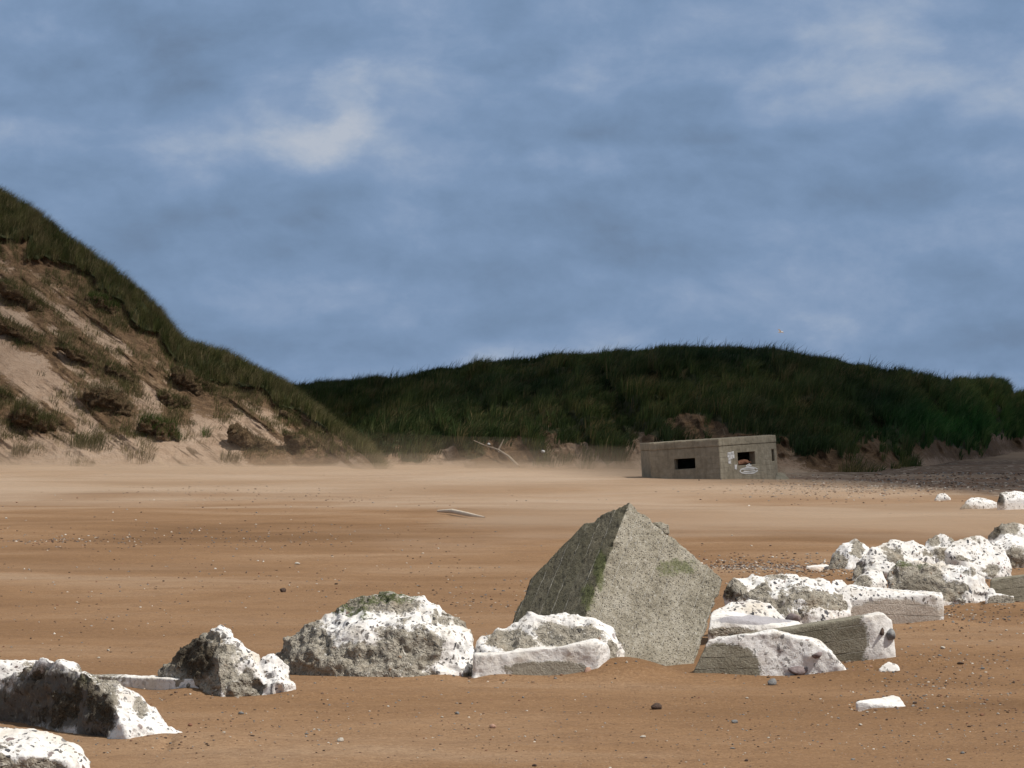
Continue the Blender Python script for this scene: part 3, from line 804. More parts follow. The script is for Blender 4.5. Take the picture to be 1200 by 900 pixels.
# --- left group
rock('white lime coated boulder with dark pebbles cut by the bottom left corner', 21.9,
     [[(-70, 'g', 0), (112, 'g', .1), (-70, 'g', 1.1), (110, 'g', 1.0), (-60, 864, .5), (-15, 853, .55), (40, 854, .55), (72, 862, .5), (95, 878, .45), (106, 900, .35), (-60, 885, .1), (30, 885, .05), (80, 892, .1)]],
     seed=1, rough=.55, chips=1.0, bare=[(40, 900, 40, 14, .8)])
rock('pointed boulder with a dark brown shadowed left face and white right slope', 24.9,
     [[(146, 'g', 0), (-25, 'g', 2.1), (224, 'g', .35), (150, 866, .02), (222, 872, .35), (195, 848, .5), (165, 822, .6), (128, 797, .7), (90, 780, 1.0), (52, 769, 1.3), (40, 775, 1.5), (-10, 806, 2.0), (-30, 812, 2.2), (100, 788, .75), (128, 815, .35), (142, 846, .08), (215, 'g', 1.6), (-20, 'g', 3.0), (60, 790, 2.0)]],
     dirt_shade=[(60, 820, 74, 42, 1), (10, 830, 60, 30, 1), (110, 845, 28, 34, 1)], algae=[(100, 795, 25, 9, .55), (40, 780, 12, 8, .5)], bare=[(120, 818, 22, 34, .75)], seed=2, rough=.9, smooth=2, chips=.8)  # shadow of the left face is put into its colour as dark brown
rock('low grey flat stone trailing from the foot of the pointed dark boulder', Yb(875),
     [[(205, 's', 0), (262, 's', .05), (258, 869, .15), (240, 867, .2), (215, 866, .2), (205, 's', .5), (262, 's', .4)]], seed=3, rough=.3, bare=[(240, 870, 30, 12, .7)], sandy=.25)
rock('white slab showing above the pointed dark boulder at the left edge', 29.0,
     [[(-70, 778, .2), (30, 776, .25), (62, 780, .2), (76, 790, .15), (80, 'g', .1), (-70, 'g', 0), (-70, 777, 1.0), (58, 777, 1.0), (-70, 'g', 1.3), (78, 'g', 1.3)]], seed=4, rough=.5)
rock('long low white beam lying in the sand left of the peaked boulder', Yb(813),
     [[(92, 791, 1.1), (234, 796, .0), (236, 794, .3), (98, 789, 1.5), (92, 'g', 1.05), (236, 'g', -.02), (238, 'g', .4), (98, 'g', 1.55)]], seed=5, rough=.25, smooth=2, chips=.35, name='beam', cat='beam', sandy=.0, bare=[(120, 795, 35, 10, .6)])
rock('peaked boulder with shade tinted left face and white streaked right lobe', Yb(818),
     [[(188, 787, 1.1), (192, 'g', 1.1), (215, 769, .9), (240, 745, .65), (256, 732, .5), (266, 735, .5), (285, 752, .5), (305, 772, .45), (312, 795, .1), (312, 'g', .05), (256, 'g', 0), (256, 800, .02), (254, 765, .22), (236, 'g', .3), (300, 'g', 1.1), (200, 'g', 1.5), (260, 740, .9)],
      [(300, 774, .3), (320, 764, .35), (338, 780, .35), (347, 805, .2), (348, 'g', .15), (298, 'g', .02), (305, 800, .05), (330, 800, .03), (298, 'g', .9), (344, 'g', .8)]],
     dirt_shade=[(225, 770, 34, 34, .85), (248, 762, 12, 30, .55)], bare=[(235, 780, 46, 45, 1), (280, 770, 16, 22, .45)], seed=6, smooth=2, rough=1.1, chips=1.2)  # left facet's shade painted in as a dark tint
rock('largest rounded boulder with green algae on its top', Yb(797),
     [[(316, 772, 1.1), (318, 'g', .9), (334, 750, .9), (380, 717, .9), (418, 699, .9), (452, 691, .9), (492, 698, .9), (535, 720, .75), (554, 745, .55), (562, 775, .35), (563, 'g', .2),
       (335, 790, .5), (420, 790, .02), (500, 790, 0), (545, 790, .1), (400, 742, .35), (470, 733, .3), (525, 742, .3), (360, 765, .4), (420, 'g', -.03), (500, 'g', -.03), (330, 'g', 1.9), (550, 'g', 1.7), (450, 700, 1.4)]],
     bare=[(350, 765, 45, 45, 1), (430, 775, 60, 24, 1), (475, 765, 45, 28, .95), (440, 705, 60, 14, .75)], algae=[(445, 698, 44, 9, .85), (410, 712, 30, 8, .75), (480, 700, 22, 6, .6), (425, 722, 14, 8, .6)], dirt_shade=[(340, 770, 20, 14, .5)], seed=7, rough=1.0, smooth=2, chips=1.1)
rock('white rimmed boulder with a bare grey hollow leaning on the tilted cube', 30.75,
     [[(560, 748, .3), (585, 737, .4), (625, 724, .5), (655, 720, .5), (690, 722, .5), (714, 735, .45), (728, 757, .3), (736, 'g', .15), (560, 'g', .1), (570, 765, .1), (640, 748, .18), (700, 760, .05), (570, 'g', .8), (730, 'g', .65)]],
     bare=[(600, 752, 38, 12, 1), (660, 745, 44, 15, 1)], seed=8, rough=.85, smooth=2, chips=.8)
rk = rock('thick white slab with a grey barnacled front before the white rimmed boulder', 30.45,
     [[(556, 768, .05), (640, 760, .05), (700, 754, .04), (712, 757, .25), (717, 'g', .3), (704, 'g', 0), (556, 'g', 0), (556, 766, .35), (700, 752, .4), (560, 'g', .45), (702, 'g', .45)]],
     formed=[(640, 785, 60, 13, .75)], pale=.25, seed=9, wear=.3, rough=.5, smooth=2, chips=.35, name='slab', cat='slab')
embed(rk, 688, 789, 30.46, 12, 17, 'pink', 'reddish stone set in the corner of the slab', 5)

# --- the tilted cube
def tilted_block():
    yA = 32.7
    apex = at(738, 587, yA); s = yA / F
    e1 = np.array([111, 52, -92.]) ; e2 = np.array([-94, 110, -51.]); e3 = np.array([-49, -92, -112.])
    E = np.stack([e / np.linalg.norm(e) for e in (e1, e2, e3)])
    q, _ = np.linalg.qr(E.T)                               # make exactly orthogonal
    for i in range(3):
        if q[:, i] @ E[i] < 0: q[:, i] *= -1
    L = 159 * s; dims = np.array([L, L * 1.02, L * 1.75])
    org = apex + q @ (dims * [.5, .5, .4])
    org[2] = 0
    pts = []
    for a in (0, 1):
        for b_ in (0, 1):
            for c in (0, 1):
                f = np.array([a, b_, c], float)
                if (a, b_, c) == (0, 1, 0):                # broken far corner of the left flank
                    for g in ((0, .52, 0), (0, 1, .22), (.25, 1, 0)): pts.append(apex + q @ (dims * np.array(g)) - org)
                else: pts.append(apex + q @ (dims * f) - org)
    me = remesh([pts], .016, 2, 'concrete_cube')
    co, no = get_co(me), get_no(me)
    loc = (co + org - apex) @ q / dims                     # 0..1 along each edge
    dist_edge = np.sort(np.minimum(loc, 1 - loc) * dims, axis=1)[:, 1]
    chip = np.exp(-dist_edge / .05) * np.clip(fbm(co * 7, 4, 5) + .10, 0, 1) * .085
    d = fbm(co * 2.5, 4, 3) * .010 + fbm(co * 13, 4, 8) * .008 + fbm(co * 30, 2, 9) * .004 - chip
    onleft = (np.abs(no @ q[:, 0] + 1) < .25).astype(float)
    f1, ci = worley(co * 24, 4)
    d -= np.clip(.42 - f1, 0, 1) * (ci < .35) * .03 * (1 - .4 * onleft)
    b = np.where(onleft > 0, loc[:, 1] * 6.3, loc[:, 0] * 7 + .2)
    co2 = co + no * d[:, None]
    wob = fbm(co * 5, 3, 12)
    W = co + org
    U = 600 + F * W[:, 0] / W[:, 1]; V = VH + F * (CH - W[:, 2]) / W[:, 1]
    al = ell(U, V, [(795, 665, 30, 12, .75), (770, 655, 18, 6, .4), (703, 670, 9, 26, 1.0), (690, 700, 12, 24, .8), (770, 640, 40, 14, .35), (835, 672, 14, 8, .5)], wob)
    set_co(me, co2)
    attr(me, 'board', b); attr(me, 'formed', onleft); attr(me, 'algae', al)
    o = link('concrete_cube', me, CUBE, org)
    tag(o, 'huge grey concrete cube tilted on its corner in the sand', 'concrete block', ROCKS)
    # broken lump of mortar on the far top edge
    lump = remesh([[(math.cos(a) * .09 * r, math.sin(a) * .07, z * .055) for a in np.linspace(0, 6, 9) for z in (-1, -.2, .9) for r in (1.0,)]], .012, 2, 'mortar_lump')
    c = get_co(lump); n = get_no(lump)
    set_co(lump, c + n * (fbm(c * 14, 4, 2) * .04)[:, None])
    p = apex + q @ (dims * [.33, .035, .0]) + np.array([0.03, .05, .0])
    for nm in ('formed', 'algae'): attr(lump, nm, np.zeros(len(c)))
    attr(lump, 'board', np.full(len(c), .5))
    link('mortar_lump', lump, CUBE, p - org, o)
tilted_block()

# --- right group, front row
rk = rock('front board marked block with a white coat over its right half', 30.85,
     [[(830, 750, .05), (880, 743, .04), (908, 741, .05), (950, 751, .05), (978, 768, .06), (992, 787, .1), (995, 'g', .1), (806, 'g', 0), (812, 788, 0), (840, 746, .55), (905, 739, .5), (958, 749, .5), (988, 782, .5), (815, 'g', .6), (990, 'g', .6)]],
     formed=[(848, 784, 44, 30, 1), (830, 788, 30, 20, 1)], board=(-.02, 13.5, 0), wear=.2, seed=12, rough=.5, smooth=2, chips=.75, name='block', cat='concrete block')
embed(rk, 935, 786, 30.90, 30, 17, 'purple', 'angular purple grey stone sticking out low', 11)
embed(rk, 957, 767, 30.90, 18, 11, 'purple', 'smaller brown grey stone sticking out above', 13)
rk = rock('long board marked beam with a white coated right end', 32.4,
     [[(846, 749, 0), (1018, 721, 0), (1036, 718, .08), (1046, 727, .12), (1051, 775, .1), (1051, 'g', .1), (846, 'g', 0), (846, 746, .6), (1030, 717, .6), (1048, 'g', .7), (846, 'g', .7)]],
     formed=[(935, 755, 84, 70, 1.0)], board=(-.135, 15.5, 3), wear=.1, seed=13, rough=.35, smooth=2, chips=.2, name='beam', cat='beam')
embed(rk, 1043, 744, 32.5, 15, 20, 'grey', 'grey stone sticking out of the white end', 14)
embed(rk, 1033, 740, 32.46, 8, 12, 'dark', 'dark stone set in the white end', 15)
rock('small white stone on the sand below the white beam end', Yb(788), [[(1029, 783, .05), (1040, 775, .1), (1052, 778, .1), (1056, 787, .03), (1030, 's', 0), (1056, 's', 0), (1035, 's', .25), (1054, 's', .25)]], seed=14, rough=.6, smooth=2, chips=.6, name='stone', cat='stone', group='loose white stones on the sand')
rock('flat cream and violet slab wedged behind the two board marked pieces', 35.2,
     [[(830, 738, .0), (832, 722, .15), (870, 726, .05), (936, 738, 0), (942, 'g', 0), (830, 'g', 0), (838, 714, .7), (900, 722, .7), (936, 730, .6), (838, 'g', .9), (938, 'g', .9)]],
     bare=[(850, 741, 30, 7, .8)], violet=[(885, 727, 46, 5, 1)], wear=.3, seed=15, rough=.4, smooth=2, chips=.3, name='slab', cat='slab')
rock('low white speckled mound of stone right of the tilted cube', 36.6,
     [[(835, 716, .1), (858, 703, .3), (880, 700, .35), (902, 708, .3), (922, 727, .1), (926, 'g', .05), (832, 'g', 0), (870, 718, .03), (840, 'g', .9), (920, 'g', .9)]], seed=16, rough=.7, chips=1.2)
o = link('stone', stone_mesh(31, .15, .13, .11, angular=1.0), STONE['purple'], at(929, 724, 36.2)); tag(o, 'purple grey angular stone resting between slab and boulder', 'stone', 'loose coloured stones among the blocks')
rock('large white streaked boulder behind the long beam', Yb(736),
     [[(872, 700, .4), (885, 688, .5), (905, 680, .6), (940, 674, .65), (970, 676, .65), (988, 688, .55), (998, 706, .4), (992, 'g', .2), (960, 735, .0), (905, 735, 0), (900, 'g', 0), (965, 'g', 0), (903, 702, .2), (948, 694, .18), (880, 'g', 1.2), (985, 'g', 1.2)]],
     bare=[(885, 692, 18, 12, .9), (935, 715, 24, 14, .55)], algae=[(900, 683, 14, 5, .3)], seed=17, rough=.9, smooth=2, chips=1.5)
rock('white topped boulder with a black hollow right of the cube corner', 40.4,
     [[(848, 692, .2), (853, 682, .3), (864, 674, .4), (900, 672, .5), (932, 675, .5), (945, 690, .3), (850, 'g', .1), (945, 'g', .1), (870, 690, .05), (855, 'g', 1.), (940, 'g', 1.)]], bare=[(862, 690, 14, 12, .9)], dirt_shade=[(852, 694, 9, 10, .8)], seed=18, rough=.9, chips=1.0)  # the hollow is only dark colour standing for its shade
rock('small white boulder peeking between streaked boulder and pinkish block', 40.6, [[(972, 690, .1), (976, 680, .3), (986, 678, .4), (996, 688, .3), (998, 'g', .1), (972, 'g', .1), (975, 'g', .8), (997, 'g', .8)]], seed=19, rough=.7)
rock('pinkish white square edged block behind the long beam', Yb(733),
     [[(966, 705, .0), (992, 690, .12), (1096, 697, 0), (1105, 700, .05), (1107, 'g', .05), (966, 'g', 0), (994, 686, .6), (1104, 694, .6), (975, 'g', .7), (1107, 'g', .7), (972, 698, .5)]],
     formed=[(1050, 722, 66, 22, .8)], pale=.95, board=(.04, 12.5, 2), wear=.3, seed=20, rough=.35, smooth=2, chips=1.3, name='block', cat='concrete block')
rock('small rounded grey and white boulder behind the pinkish block', 44.6,
     [[(996, 690, .1), (1002, 676, .25), (1018, 668, .3), (1034, 670, .3), (1039, 682, .2), (1040, 'g', .1), (995, 'g', .1), (1018, 684, .03), (998, 'g', .7), (1038, 'g', .7)]], bare=[(1012, 682, 14, 10, .7)], seed=21, rough=.7)
# --- right group, back rows
rock('leftmost leaning white boulder of the back cluster', 50.4,
     [[(968, 668, .2), (978, 648, .4), (988, 636, .45), (1003, 632, .5), (1019, 639, .5), (1024, 'g', .3), (966, 'g', .1), (995, 668, .0), (1015, 660, .1), (975, 'g', 1.1), (1020, 'g', 1.1), (994, 646, .2)]], bare=[(980, 660, 12, 12, .8)], seed=22, rough=.8, chips=1.3)
rock('rounded white speckled boulder in the middle of the back cluster', 47.6,
     [[(998, 676, .2), (1006, 660, .35), (1020, 644, .4), (1044, 632, .6), (1072, 633, .6), (1092, 646, .5), (1100, 665, .4), (1100, 'g', .2), (1000, 'g', .1), (1030, 668, .05), (1052, 648, .25), (1005, 'g', 1.3), (1095, 'g', 1.3)]], bare=[(1005, 668, 10, 14, .8), (1025, 668, 22, 10, .4)], seed=23, rough=.8, chips=1.5)
rock('boulder with rough dark algae covered left side and white right end', Yb(711),
     [[(1036, 694, .3), (1042, 672, .4), (1054, 655, .5), (1080, 658, .55), (1118, 662, .6), (1150, 676, .4), (1165, 690, .25), (1164, 'g', .15), (1105, 706, .0), (1070, 700, .02), (1040, 'g', .15), (1110, 'g', 0), (1060, 675, .25), (1105, 680, .25), (1045, 'g', 1.2), (1155, 'g', 1.2)]],
     bare=[(1070, 682, 36, 24, 1), (1105, 692, 28, 14, .9)], algae=[(1062, 660, 18, 7, .8), (1080, 664, 14, 6, .6)], dirt_shade=[(1075, 688, 34, 18, .6)], seed=24, rough=1.0, smooth=2, chips=1.3)
rock('brown stained knobbly boulder behind the algae covered one', 49.5,
     [[(1082, 640, .3), (1088, 628, .4), (1104, 625, .5), (1118, 632, .4), (1132, 650, .3), (1132, 'g', .2), (1082, 'g', .1), (1105, 655, .05), (1090, 'g', 1.), (1130, 'g', 1.)]], bare=[(1095, 634, 10, 8, .7), (1108, 648, 18, 10, .9)], dirt_shade=[(1110, 648, 12, 8, .7)], seed=25, rough=1.0)
rock('broad smooth white boulder in the back cluster', 47.7,
     [[(1106, 645, .3), (1118, 634, .5), (1145, 626, .6), (1158, 630, .6), (1178, 643, .5), (1184, 660, .3), (1183, 'g', .15), (1130, 'g', 0), (1135, 672, .02), (1170, 674, .02), (1125, 652, .15), (1110, 'g', 1.2), (1180, 'g', 1.3)]], seed=26, rough=.7, chips=1.2, sandy=.02)
rock('blackened small boulder highest on the right edge', 58.5,
     [[(1159, 628, .2), (1164, 616, .3), (1174, 613, .4), (1200, 616, .5), (1225, 622, .4), (1225, 'g', .1), (1160, 'g', .1), (1185, 628, .05), (1165, 'g', 1.), (1220, 'g', 1.)]], dirt_shade=[(1166, 622, 9, 12, 1)], bare=[(1178, 620, 16, 10, .8)], seed=27, rough=.9)
rock('pale boulder with a bluish grey stain cut by the right edge', 51.0,
     [[(1164, 634, .3), (1178, 627, .5), (1205, 628, .6), (1235, 640, .5), (1235, 'g', .2), (1165, 'g', .1), (1190, 655, .05), (1215, 650, .05), (1175, 'g', 1.), (1230, 'g', 1.), (1172, 640, .15)]], bare=[(1190, 655, 20, 14, .7)], seed=28, rough=.9)
rock('board marked grey block cut by the right edge', 42.4,
     [[(1160, 680, .1), (1200, 674, .1), (1250, 671, .1), (1250, 'g', 0), (1160, 'g', .05), (1163, 677, .6), (1250, 668, .7), (1250, 'g', .8), (1165, 'g', .7)]], formed=[(1205, 695, 80, 60, 1)], board=(-.10, 11, 3), seed=29, rough=.3, smooth=2, name='block', cat='concrete block')
rock('low grey stone with a white top before the board marked block', 41.5,
     [[(1156, 697, .05), (1164, 693, .15), (1188, 698, .1), (1191, 's', .05), (1152, 's', 0), (1156, 's', .4), (1190, 's', .4)]], bare=[(1178, 704, 16, 7, .8)], seed=30, rough=.4, name='stone', cat='stone', group='loose white stones on the sand')
rock('squared far block with a hollow dark end at the right edge', 79.6,
     [[(1168, 590, .0), (1172, 577, .1), (1188, 575, .4), (1192, 578, .3), (1235, 583, .2), (1235, 'g', .1), (1168, 'g', 0), (1180, 'g', -.2), (1176, 586, -.1), (1186, 'g', 1.2), (1235, 'g', 1.2)]], dirt_shade=[(1172, 586, 6, 8, .9)], seed=31, rough=.5, smooth=2, chips=1.2, name='block', cat='concrete block')  # shade inside the hollow end painted on as a dark patch
rock('low white far boulder left of the squared far block', 81.0,
     [[(1126, 594, .1), (1134, 585, .3), (1146, 582, .4), (1160, 585, .4), (1172, 590, .3), (1174, 'g', .1), (1126, 'g', .1), (1150, 592, .05), (1130, 'g', .9), (1170, 'g', .9)]], seed=32, rough=.8)
rock('tiny white far boulder on the edge of the dark shingle', 89.5, [[(1095, 584, .1), (1100, 578, .2), (1108, 577, .2), (1114, 583, .1), (1114, 'g', .1), (1095, 'g', .1), (1098, 'g', .6), (1112, 'g', .6)]], seed=33, rough=.7)
rock('flat white plate of stone lying in the right foreground sand', Yb(829),
     [[(1002, 822, .0), (1046, 815, .40), (1054, 817, .34), (1062, 828, .0), (1036, 826.5, -.02), (1002, 's', 0), (1064, 's', 0), (1046, 's', .6), (1058, 's', .5)]], seed=34, wear=0, rough=.2, smooth=1, chips=.15, name='slab', cat='slab', group='loose white stones on the sand')
rock('thin pale slab flush with the sand left of the back cluster', Yb(669), [[(940, 's', .1), (945, 663, .3), (968, 661, .5), (974, 663, .4), (976, 's', .1), (945, 's', 1.0), (975, 's', 1.0), (958, 666, .1)]], seed=35, rough=.2, smooth=1, chips=.3, sandy=.35, name='slab', cat='slab', group='loose white stones on the sand')
rock('grey sloping slab leaning at the right end of the pillbox', 111.0, [[(908, 567, 0), (909, 553, .4), (918, 553, .4), (929, 565, .1), (929, 'g', 0), (908, 'g', 0), (910, 'g', .9), (929, 'g', .9)]], formed=[(918, 560, 40, 40, 1)], wear=0, seed=36, rough=.3, smooth=1, name='slab', cat='slab', group='loose white stones on the sand')

# ------------------------------------------------------------------ pillbox
def prism(rad, z0, z1, a0, mat=None):
    bm = bmesh.new()
    lo, hi = [], []
    for k in range(6):
        a = a0 + k * math.pi / 3
        lo.append(bm.verts.new((rad * math.cos(a), rad * math.sin(a), z0))); hi.append(bm.verts.new((rad * math.cos(a), rad * math.sin(a), z1)))
    bm.faces.new(lo[::-1]); bm.faces.new(hi)
    for k in range(6): bm.faces.new((lo[k], lo[(k + 1) % 6], hi[(k + 1) % 6], hi[k]))
    me = bpy.data.meshes.new('p'); bm.to_mesh(me); bm.free()
    return me

def pillbox():
    yc = 114.2; s = 111.4 / F
    W = 83 * s / math.cos(math.radians(25)); R = W * .955
    az = [math.radians(d) for d in (-25, 35, 95)]              # face normals from straight at the camera, + right
    def nrm(a): return np.array([math.sin(a), -math.cos(a), 0])
    a0 = math.atan2(nrm(az[0])[1], nrm(az[0])[0]) + math.pi / 6   # corner shared by the two visible faces
    e = bpy.data.objects.new('pillbox', None); COL.objects.link(e)
    cx = (845 - 600) * 111.4 / F - R * math.cos(a0)
    e.location = (cx, 111.4 - R * math.sin(a0), 0.0)
    e.rotation_euler = (math.radians(-.6), math.radians(-3.7), 0)
    tag(e, 'half buried hexagonal concrete pillbox tilting to the left', 'pillbox')
    H = 1.24
    def tmp(me):
        o = bpy.data.objects.new('t', me); COL.objects.link(o); return o
    outer = tmp(prism(R, -1.2, H, a0)); inner = tmp(prism(R - .42, -1.0, H + .3, a0))
    ap = R * math.cos(math.pi / 6)
    cutters = [inner]
    def cut(face, x, z, w, h):
        a = az[face]; n = nrm(a); t = np.array([math.cos(a), math.sin(a), 0])
        bm = bmesh.new(); bmesh.ops.create_cube(bm, size=1)
        for v in bm.verts:
            o = v.co.copy(); p = n * (ap + o.y * -1.4) + t * (x + o.x * w) + np.array([0, 0, z + o.z * h]); v.co = p
        bmesh.ops.recalc_face_normals(bm, faces=bm.faces)
        me = bpy.data.meshes.new('c'); bm.to_mesh(me); bm.free(); cutters.append(tmp(me))
    cut(0, -.02, .66, .86, .40); cut(1, -.10, .71, .86, .50); cut(1, 1.24, .76, .12, .46)
    for c in cutters:
        m = outer.modifiers.new('b', 'BOOLEAN'); m.object = c; m.operation = 'DIFFERENCE'; m.solver = 'EXACT'
    rm = outer.modifiers.new('bev', 'BEVEL'); rm.width = .02; rm.segments = 2; rm.limit_method = 'ANGLE'
    dg = bpy.context.evaluated_depsgraph_get()
    wall = bpy.data.meshes.new_from_object(outer.evaluated_get(dg)); wall.name = 'wall'
    for o in cutters + [outer]:
        d = o.data; bpy.data.objects.remove(o); bpy.data.meshes.remove(d)
    link('wall', wall, BUNKER, parent=e)
    # roof slab: dense so its edge can be chipped
    pts = [(R * 1.003 * math.cos(a0 + k * math.pi / 3), R * 1.003 * math.sin(a0 + k * math.pi / 3), z) for k in range(6) for z in (H + .003, H + .30)]
    rf = remesh([pts], .035, 1, 'roof')
    c, n = get_co(rf), get_no(rf)
    set_co(rf, c + n * (fbm(c * 3, 4, 3) * .025)[:, None])
    link('roof', rf, BUNKER, parent=e)
    # rubble on the right sill
    a = az[1]; nn = nrm(a); t = np.array([math.cos(a), math.sin(a), 0])
    bm = bmesh.new()
    pts = []
    for k in range(30):
        x = random.uniform(-.42, .42); pts.append(nn * (ap - random.uniform(.04, .34)) + t * (x - .12) + np.array([0, 0, .52 + random.uniform(-.05, .10) + .06 * math.cos(x * 5)]))
    me = remesh([pts], .025, 1, 'sill_rubble'); c, n = get_co(me), get_no(me); set_co(me, c + n * (fbm(c * 8, 3, 1) * .04)[:, None])
    link('sill_rubble', me, STONE['rust'], parent=e)
    # graffiti: irregular patches of flaking white paint, 3 mm proud
    def paint(face, polys, name):
        a = az[face]; n = nrm(a); t = np.array([math.cos(a), math.sin(a), 0])
        for poly in polys:
            bm = bmesh.new(); vs = []
            for th in (.004, .012):
                vs.append([bm.verts.new(n * (ap + th) + t * x + np.array([0, 0, z - .26])) for x, z in poly])
            bm.faces.new(vs[1]); bm.faces.new(vs[0][::-1])
            for k in range(len(poly)):
                k2 = (k + 1) % len(poly); bm.faces.new((vs[0][k], vs[0][k2], vs[1][k2], vs[1][k]))
            bmesh.ops.recalc_face_normals(bm, faces=bm.faces)
            me = bpy.data.meshes.new(name); bm.to_mesh(me); bm.free()
            link(name, me, WHITE_PAINT, parent=e)
    def strip(x0, z0, x1, z1, w):
        w *= 1.35
        d = np.array([x1 - x0, z1 - z0]); d = d / np.linalg.norm(d); p = np.array([-d[1], d[0]]) * w / 2
        j = lambda: np.array([random.uniform(-.012, .012), random.uniform(-.012, .012)])
        A, B = np.array([x0, z0]), np.array([x1, z1])
        return [tuple(q) for q in (A - p + j(), (A + B) / 2 - p + j(), B - p + j(), B + p + j(), (A + B) / 2 + p + j(), A + p + j())]
    rects = [strip(-1.02, 1.20, -.72, 1.22, .09), strip(-1.0, 1.06, -.98, 1.22, .08), strip(-.86, 1.0, -.85, 1.20, .07), strip(-.74, 1.02, -.74, 1.2, .06), strip(-1.0, 1.02, -.9, 1.0, .07),
             strip(-.96, .82, -.95, .95, .10), strip(-.68, .58, -.66, .76, .09)]
    paint(1, rects, 'paint_patch')
    f = lambda q, k=1.0: (-.03 + k * .46 * math.copysign(abs(math.cos(q)) ** .7, math.cos(q)), .50 + (.135 if k == 1 else .085) * math.sin(q))
    jit = lambda p: (p[0] + random.uniform(-.012, .012), p[1] + random.uniform(-.012, .012))
    n = 26; qs = [.25 + k / n * (math.tau - .3) for k in range(n + 1)]
    ring = [[jit(f(q)) for q in qs] + [jit(f(q, .87)) for q in qs[::-1]]]
    ring += [strip(-.36, .55, .25, .545, .03), strip(-.3, .47, .3, .465, .035), strip(-.1, .70, .04, .74, .05), strip(-.16, .68, .12, .685, .04)]
    paint(1, ring, 'paint_patch')
pillbox()

# ------------------------------------------------------------------ beach sheet, drifted against the stones
ra = np.concatenate([np.linspace(-60, -2, 12), np.linspace(-1.6, -.26, 14), np.linspace(-.235, .235, 760), np.linspace(.26, 1.6, 14), np.linspace(2, 60, 12)])
rv = np.linspace(1000, 515, 760)
ry = np.concatenate([[-60, -20, 0, 6, 11, 15], ground_y(rv), [260, 300, 380, 520, 800, 1400, 2600, 5000]])
Y, A = np.meshgrid(ry, ra, indexing='ij')
X = A * np.maximum(Y, 4.0)
Z = beach_z(X, Y)
me = mesh_np('beach', np.stack([X, Y, Z], -1).reshape(-1, 3), [grid_faces(len(ry), len(ra))])
nz = fbm(np.stack([X.ravel() * .10, Y.ravel() * .12, 0 * X.ravel()], -1), 4, 21).reshape(X.shape)
edge = 106 - .0 * X + np.interp(X, [8, 12, 16, 24], [0, -4, -16, -22])
sh = .9 * sstep(-3, 6, Y - edge + nz * 9) * sstep(8.5, 11.5, X + nz * 3) * (1 - sstep(152, 166, Y + nz * 12))
attr(me, 'shingle', sh.ravel())
dry = .95 * sstep(60, 128, Y + nz * 40) * (1 - sh) + .45 * sstep(-.05, .45, nz) * sstep(45, 66, Y)  # pale dry sand; part of the airborne sand haze is tinted in here
attr(me, 'dry', np.clip(dry * .72 + .55 * sstep(150, 160, Y), 0, 1).ravel())
beach = tag(link('beach', me, SAND), 'wide brown sand beach with pebble bands and a dark shingle patch', 'beach', kind='structure')

# ------------------------------------------------------------------ driftwood, bird
def tube(path, radii, name, mat, label, cat, seg=8):
    path = [np.array(p, float) for p in path]; org = path[0].copy(); V = []; Fc = []
    for i, p in enumerate(path):
        d = path[min(i + 1, len(path) - 1)] - path[max(i - 1, 0)]; d /= np.linalg.norm(d)
        a = np.cross(d, [0, 0, 1]); a /= np.linalg.norm(a); b = np.cross(a, d)
        for k in range(seg):
            t = k / seg * math.tau
            V.append(p - org + radii[i] * (math.cos(t) * a + math.sin(t) * b))
    for i in range(len(path) - 1):
        for k in range(seg): Fc.append((i * seg + k, i * seg + (k + 1) % seg, (i + 1) * seg + (k + 1) % seg, (i + 1) * seg + k))
    return V, Fc, org

PALE_WOOD = mat_plain('sun_bleached_wood', [(.3, (.50, .42, .33)), (.7, (.68, .60, .50))], 14)
def wood(parts, name, label, mat=DRIFT):
    vs, fs, org0 = [], [], None
    for path, rad in parts:
        V, Fc, org = tube(path, rad, name, DRIFT, label, '')
        if org0 is None: org0 = org
        off = len(vs); vs += [v + org - org0 for v in V]; fs += [tuple(i + off for i in f) for f in Fc]
        n = len(V); fs_caps = None
    me = mesh_np(name, vs, [np.array(fs)])
    tag(link(name, me, mat, org0), label, 'driftwood')
def gp(u, v, dz=0.0):
    y = Yb(v); p = at(u, v, y); p[2] = float(beach_z(p[0], p[1])) + dz; return p
wood([([gp(513, 603, .07), gp(530, 604, .10), gp(548, 606, .09), gp(568, 608.5, .07)], [.03, .06, .055, .02])], 'driftwood', 'pale straight stick of driftwood lying flat on the mid beach', PALE_WOOD)
hp = hl.locate
b0 = hp(568, 527); b1 = hp(584, 534); b2 = hp(596, 541); b3 = hp(607, 551)
up = np.array([0, -.35, .22])
wood([([b0 + up, b1 + up * 1.2, b2 + up, b3 + up * .8], [.02, .05, .06, .07]), ([b1 + up * 1.2, b1 + np.array([.25, -.4, .75])], [.05, .02]), ([b0 + up, b0 + np.array([-.5, -.3, .45])], [.03, .015])], 'driftwood', 'bent driftwood branch on the sandy foot of the far hill')
for (u, v, r) in ((637, 532, .13), (573, 523, .12), (586, 531.5, .10)):  # white litter bits, built from the stone mesh
    p = hp(u, v) + np.array([0, -.4, .12])
    tag(link('stone', stone_mesh(int(u), r, r, r * .7), WHITE_PAINT, p), {637: 'white litter bit on the sandy hill foot right of the branch', 573: 'white litter bit at the upper end of the branch', 586: 'white litter bit beside the bend of the branch'}[u], 'stone', 'white litter bits on the hill foot')

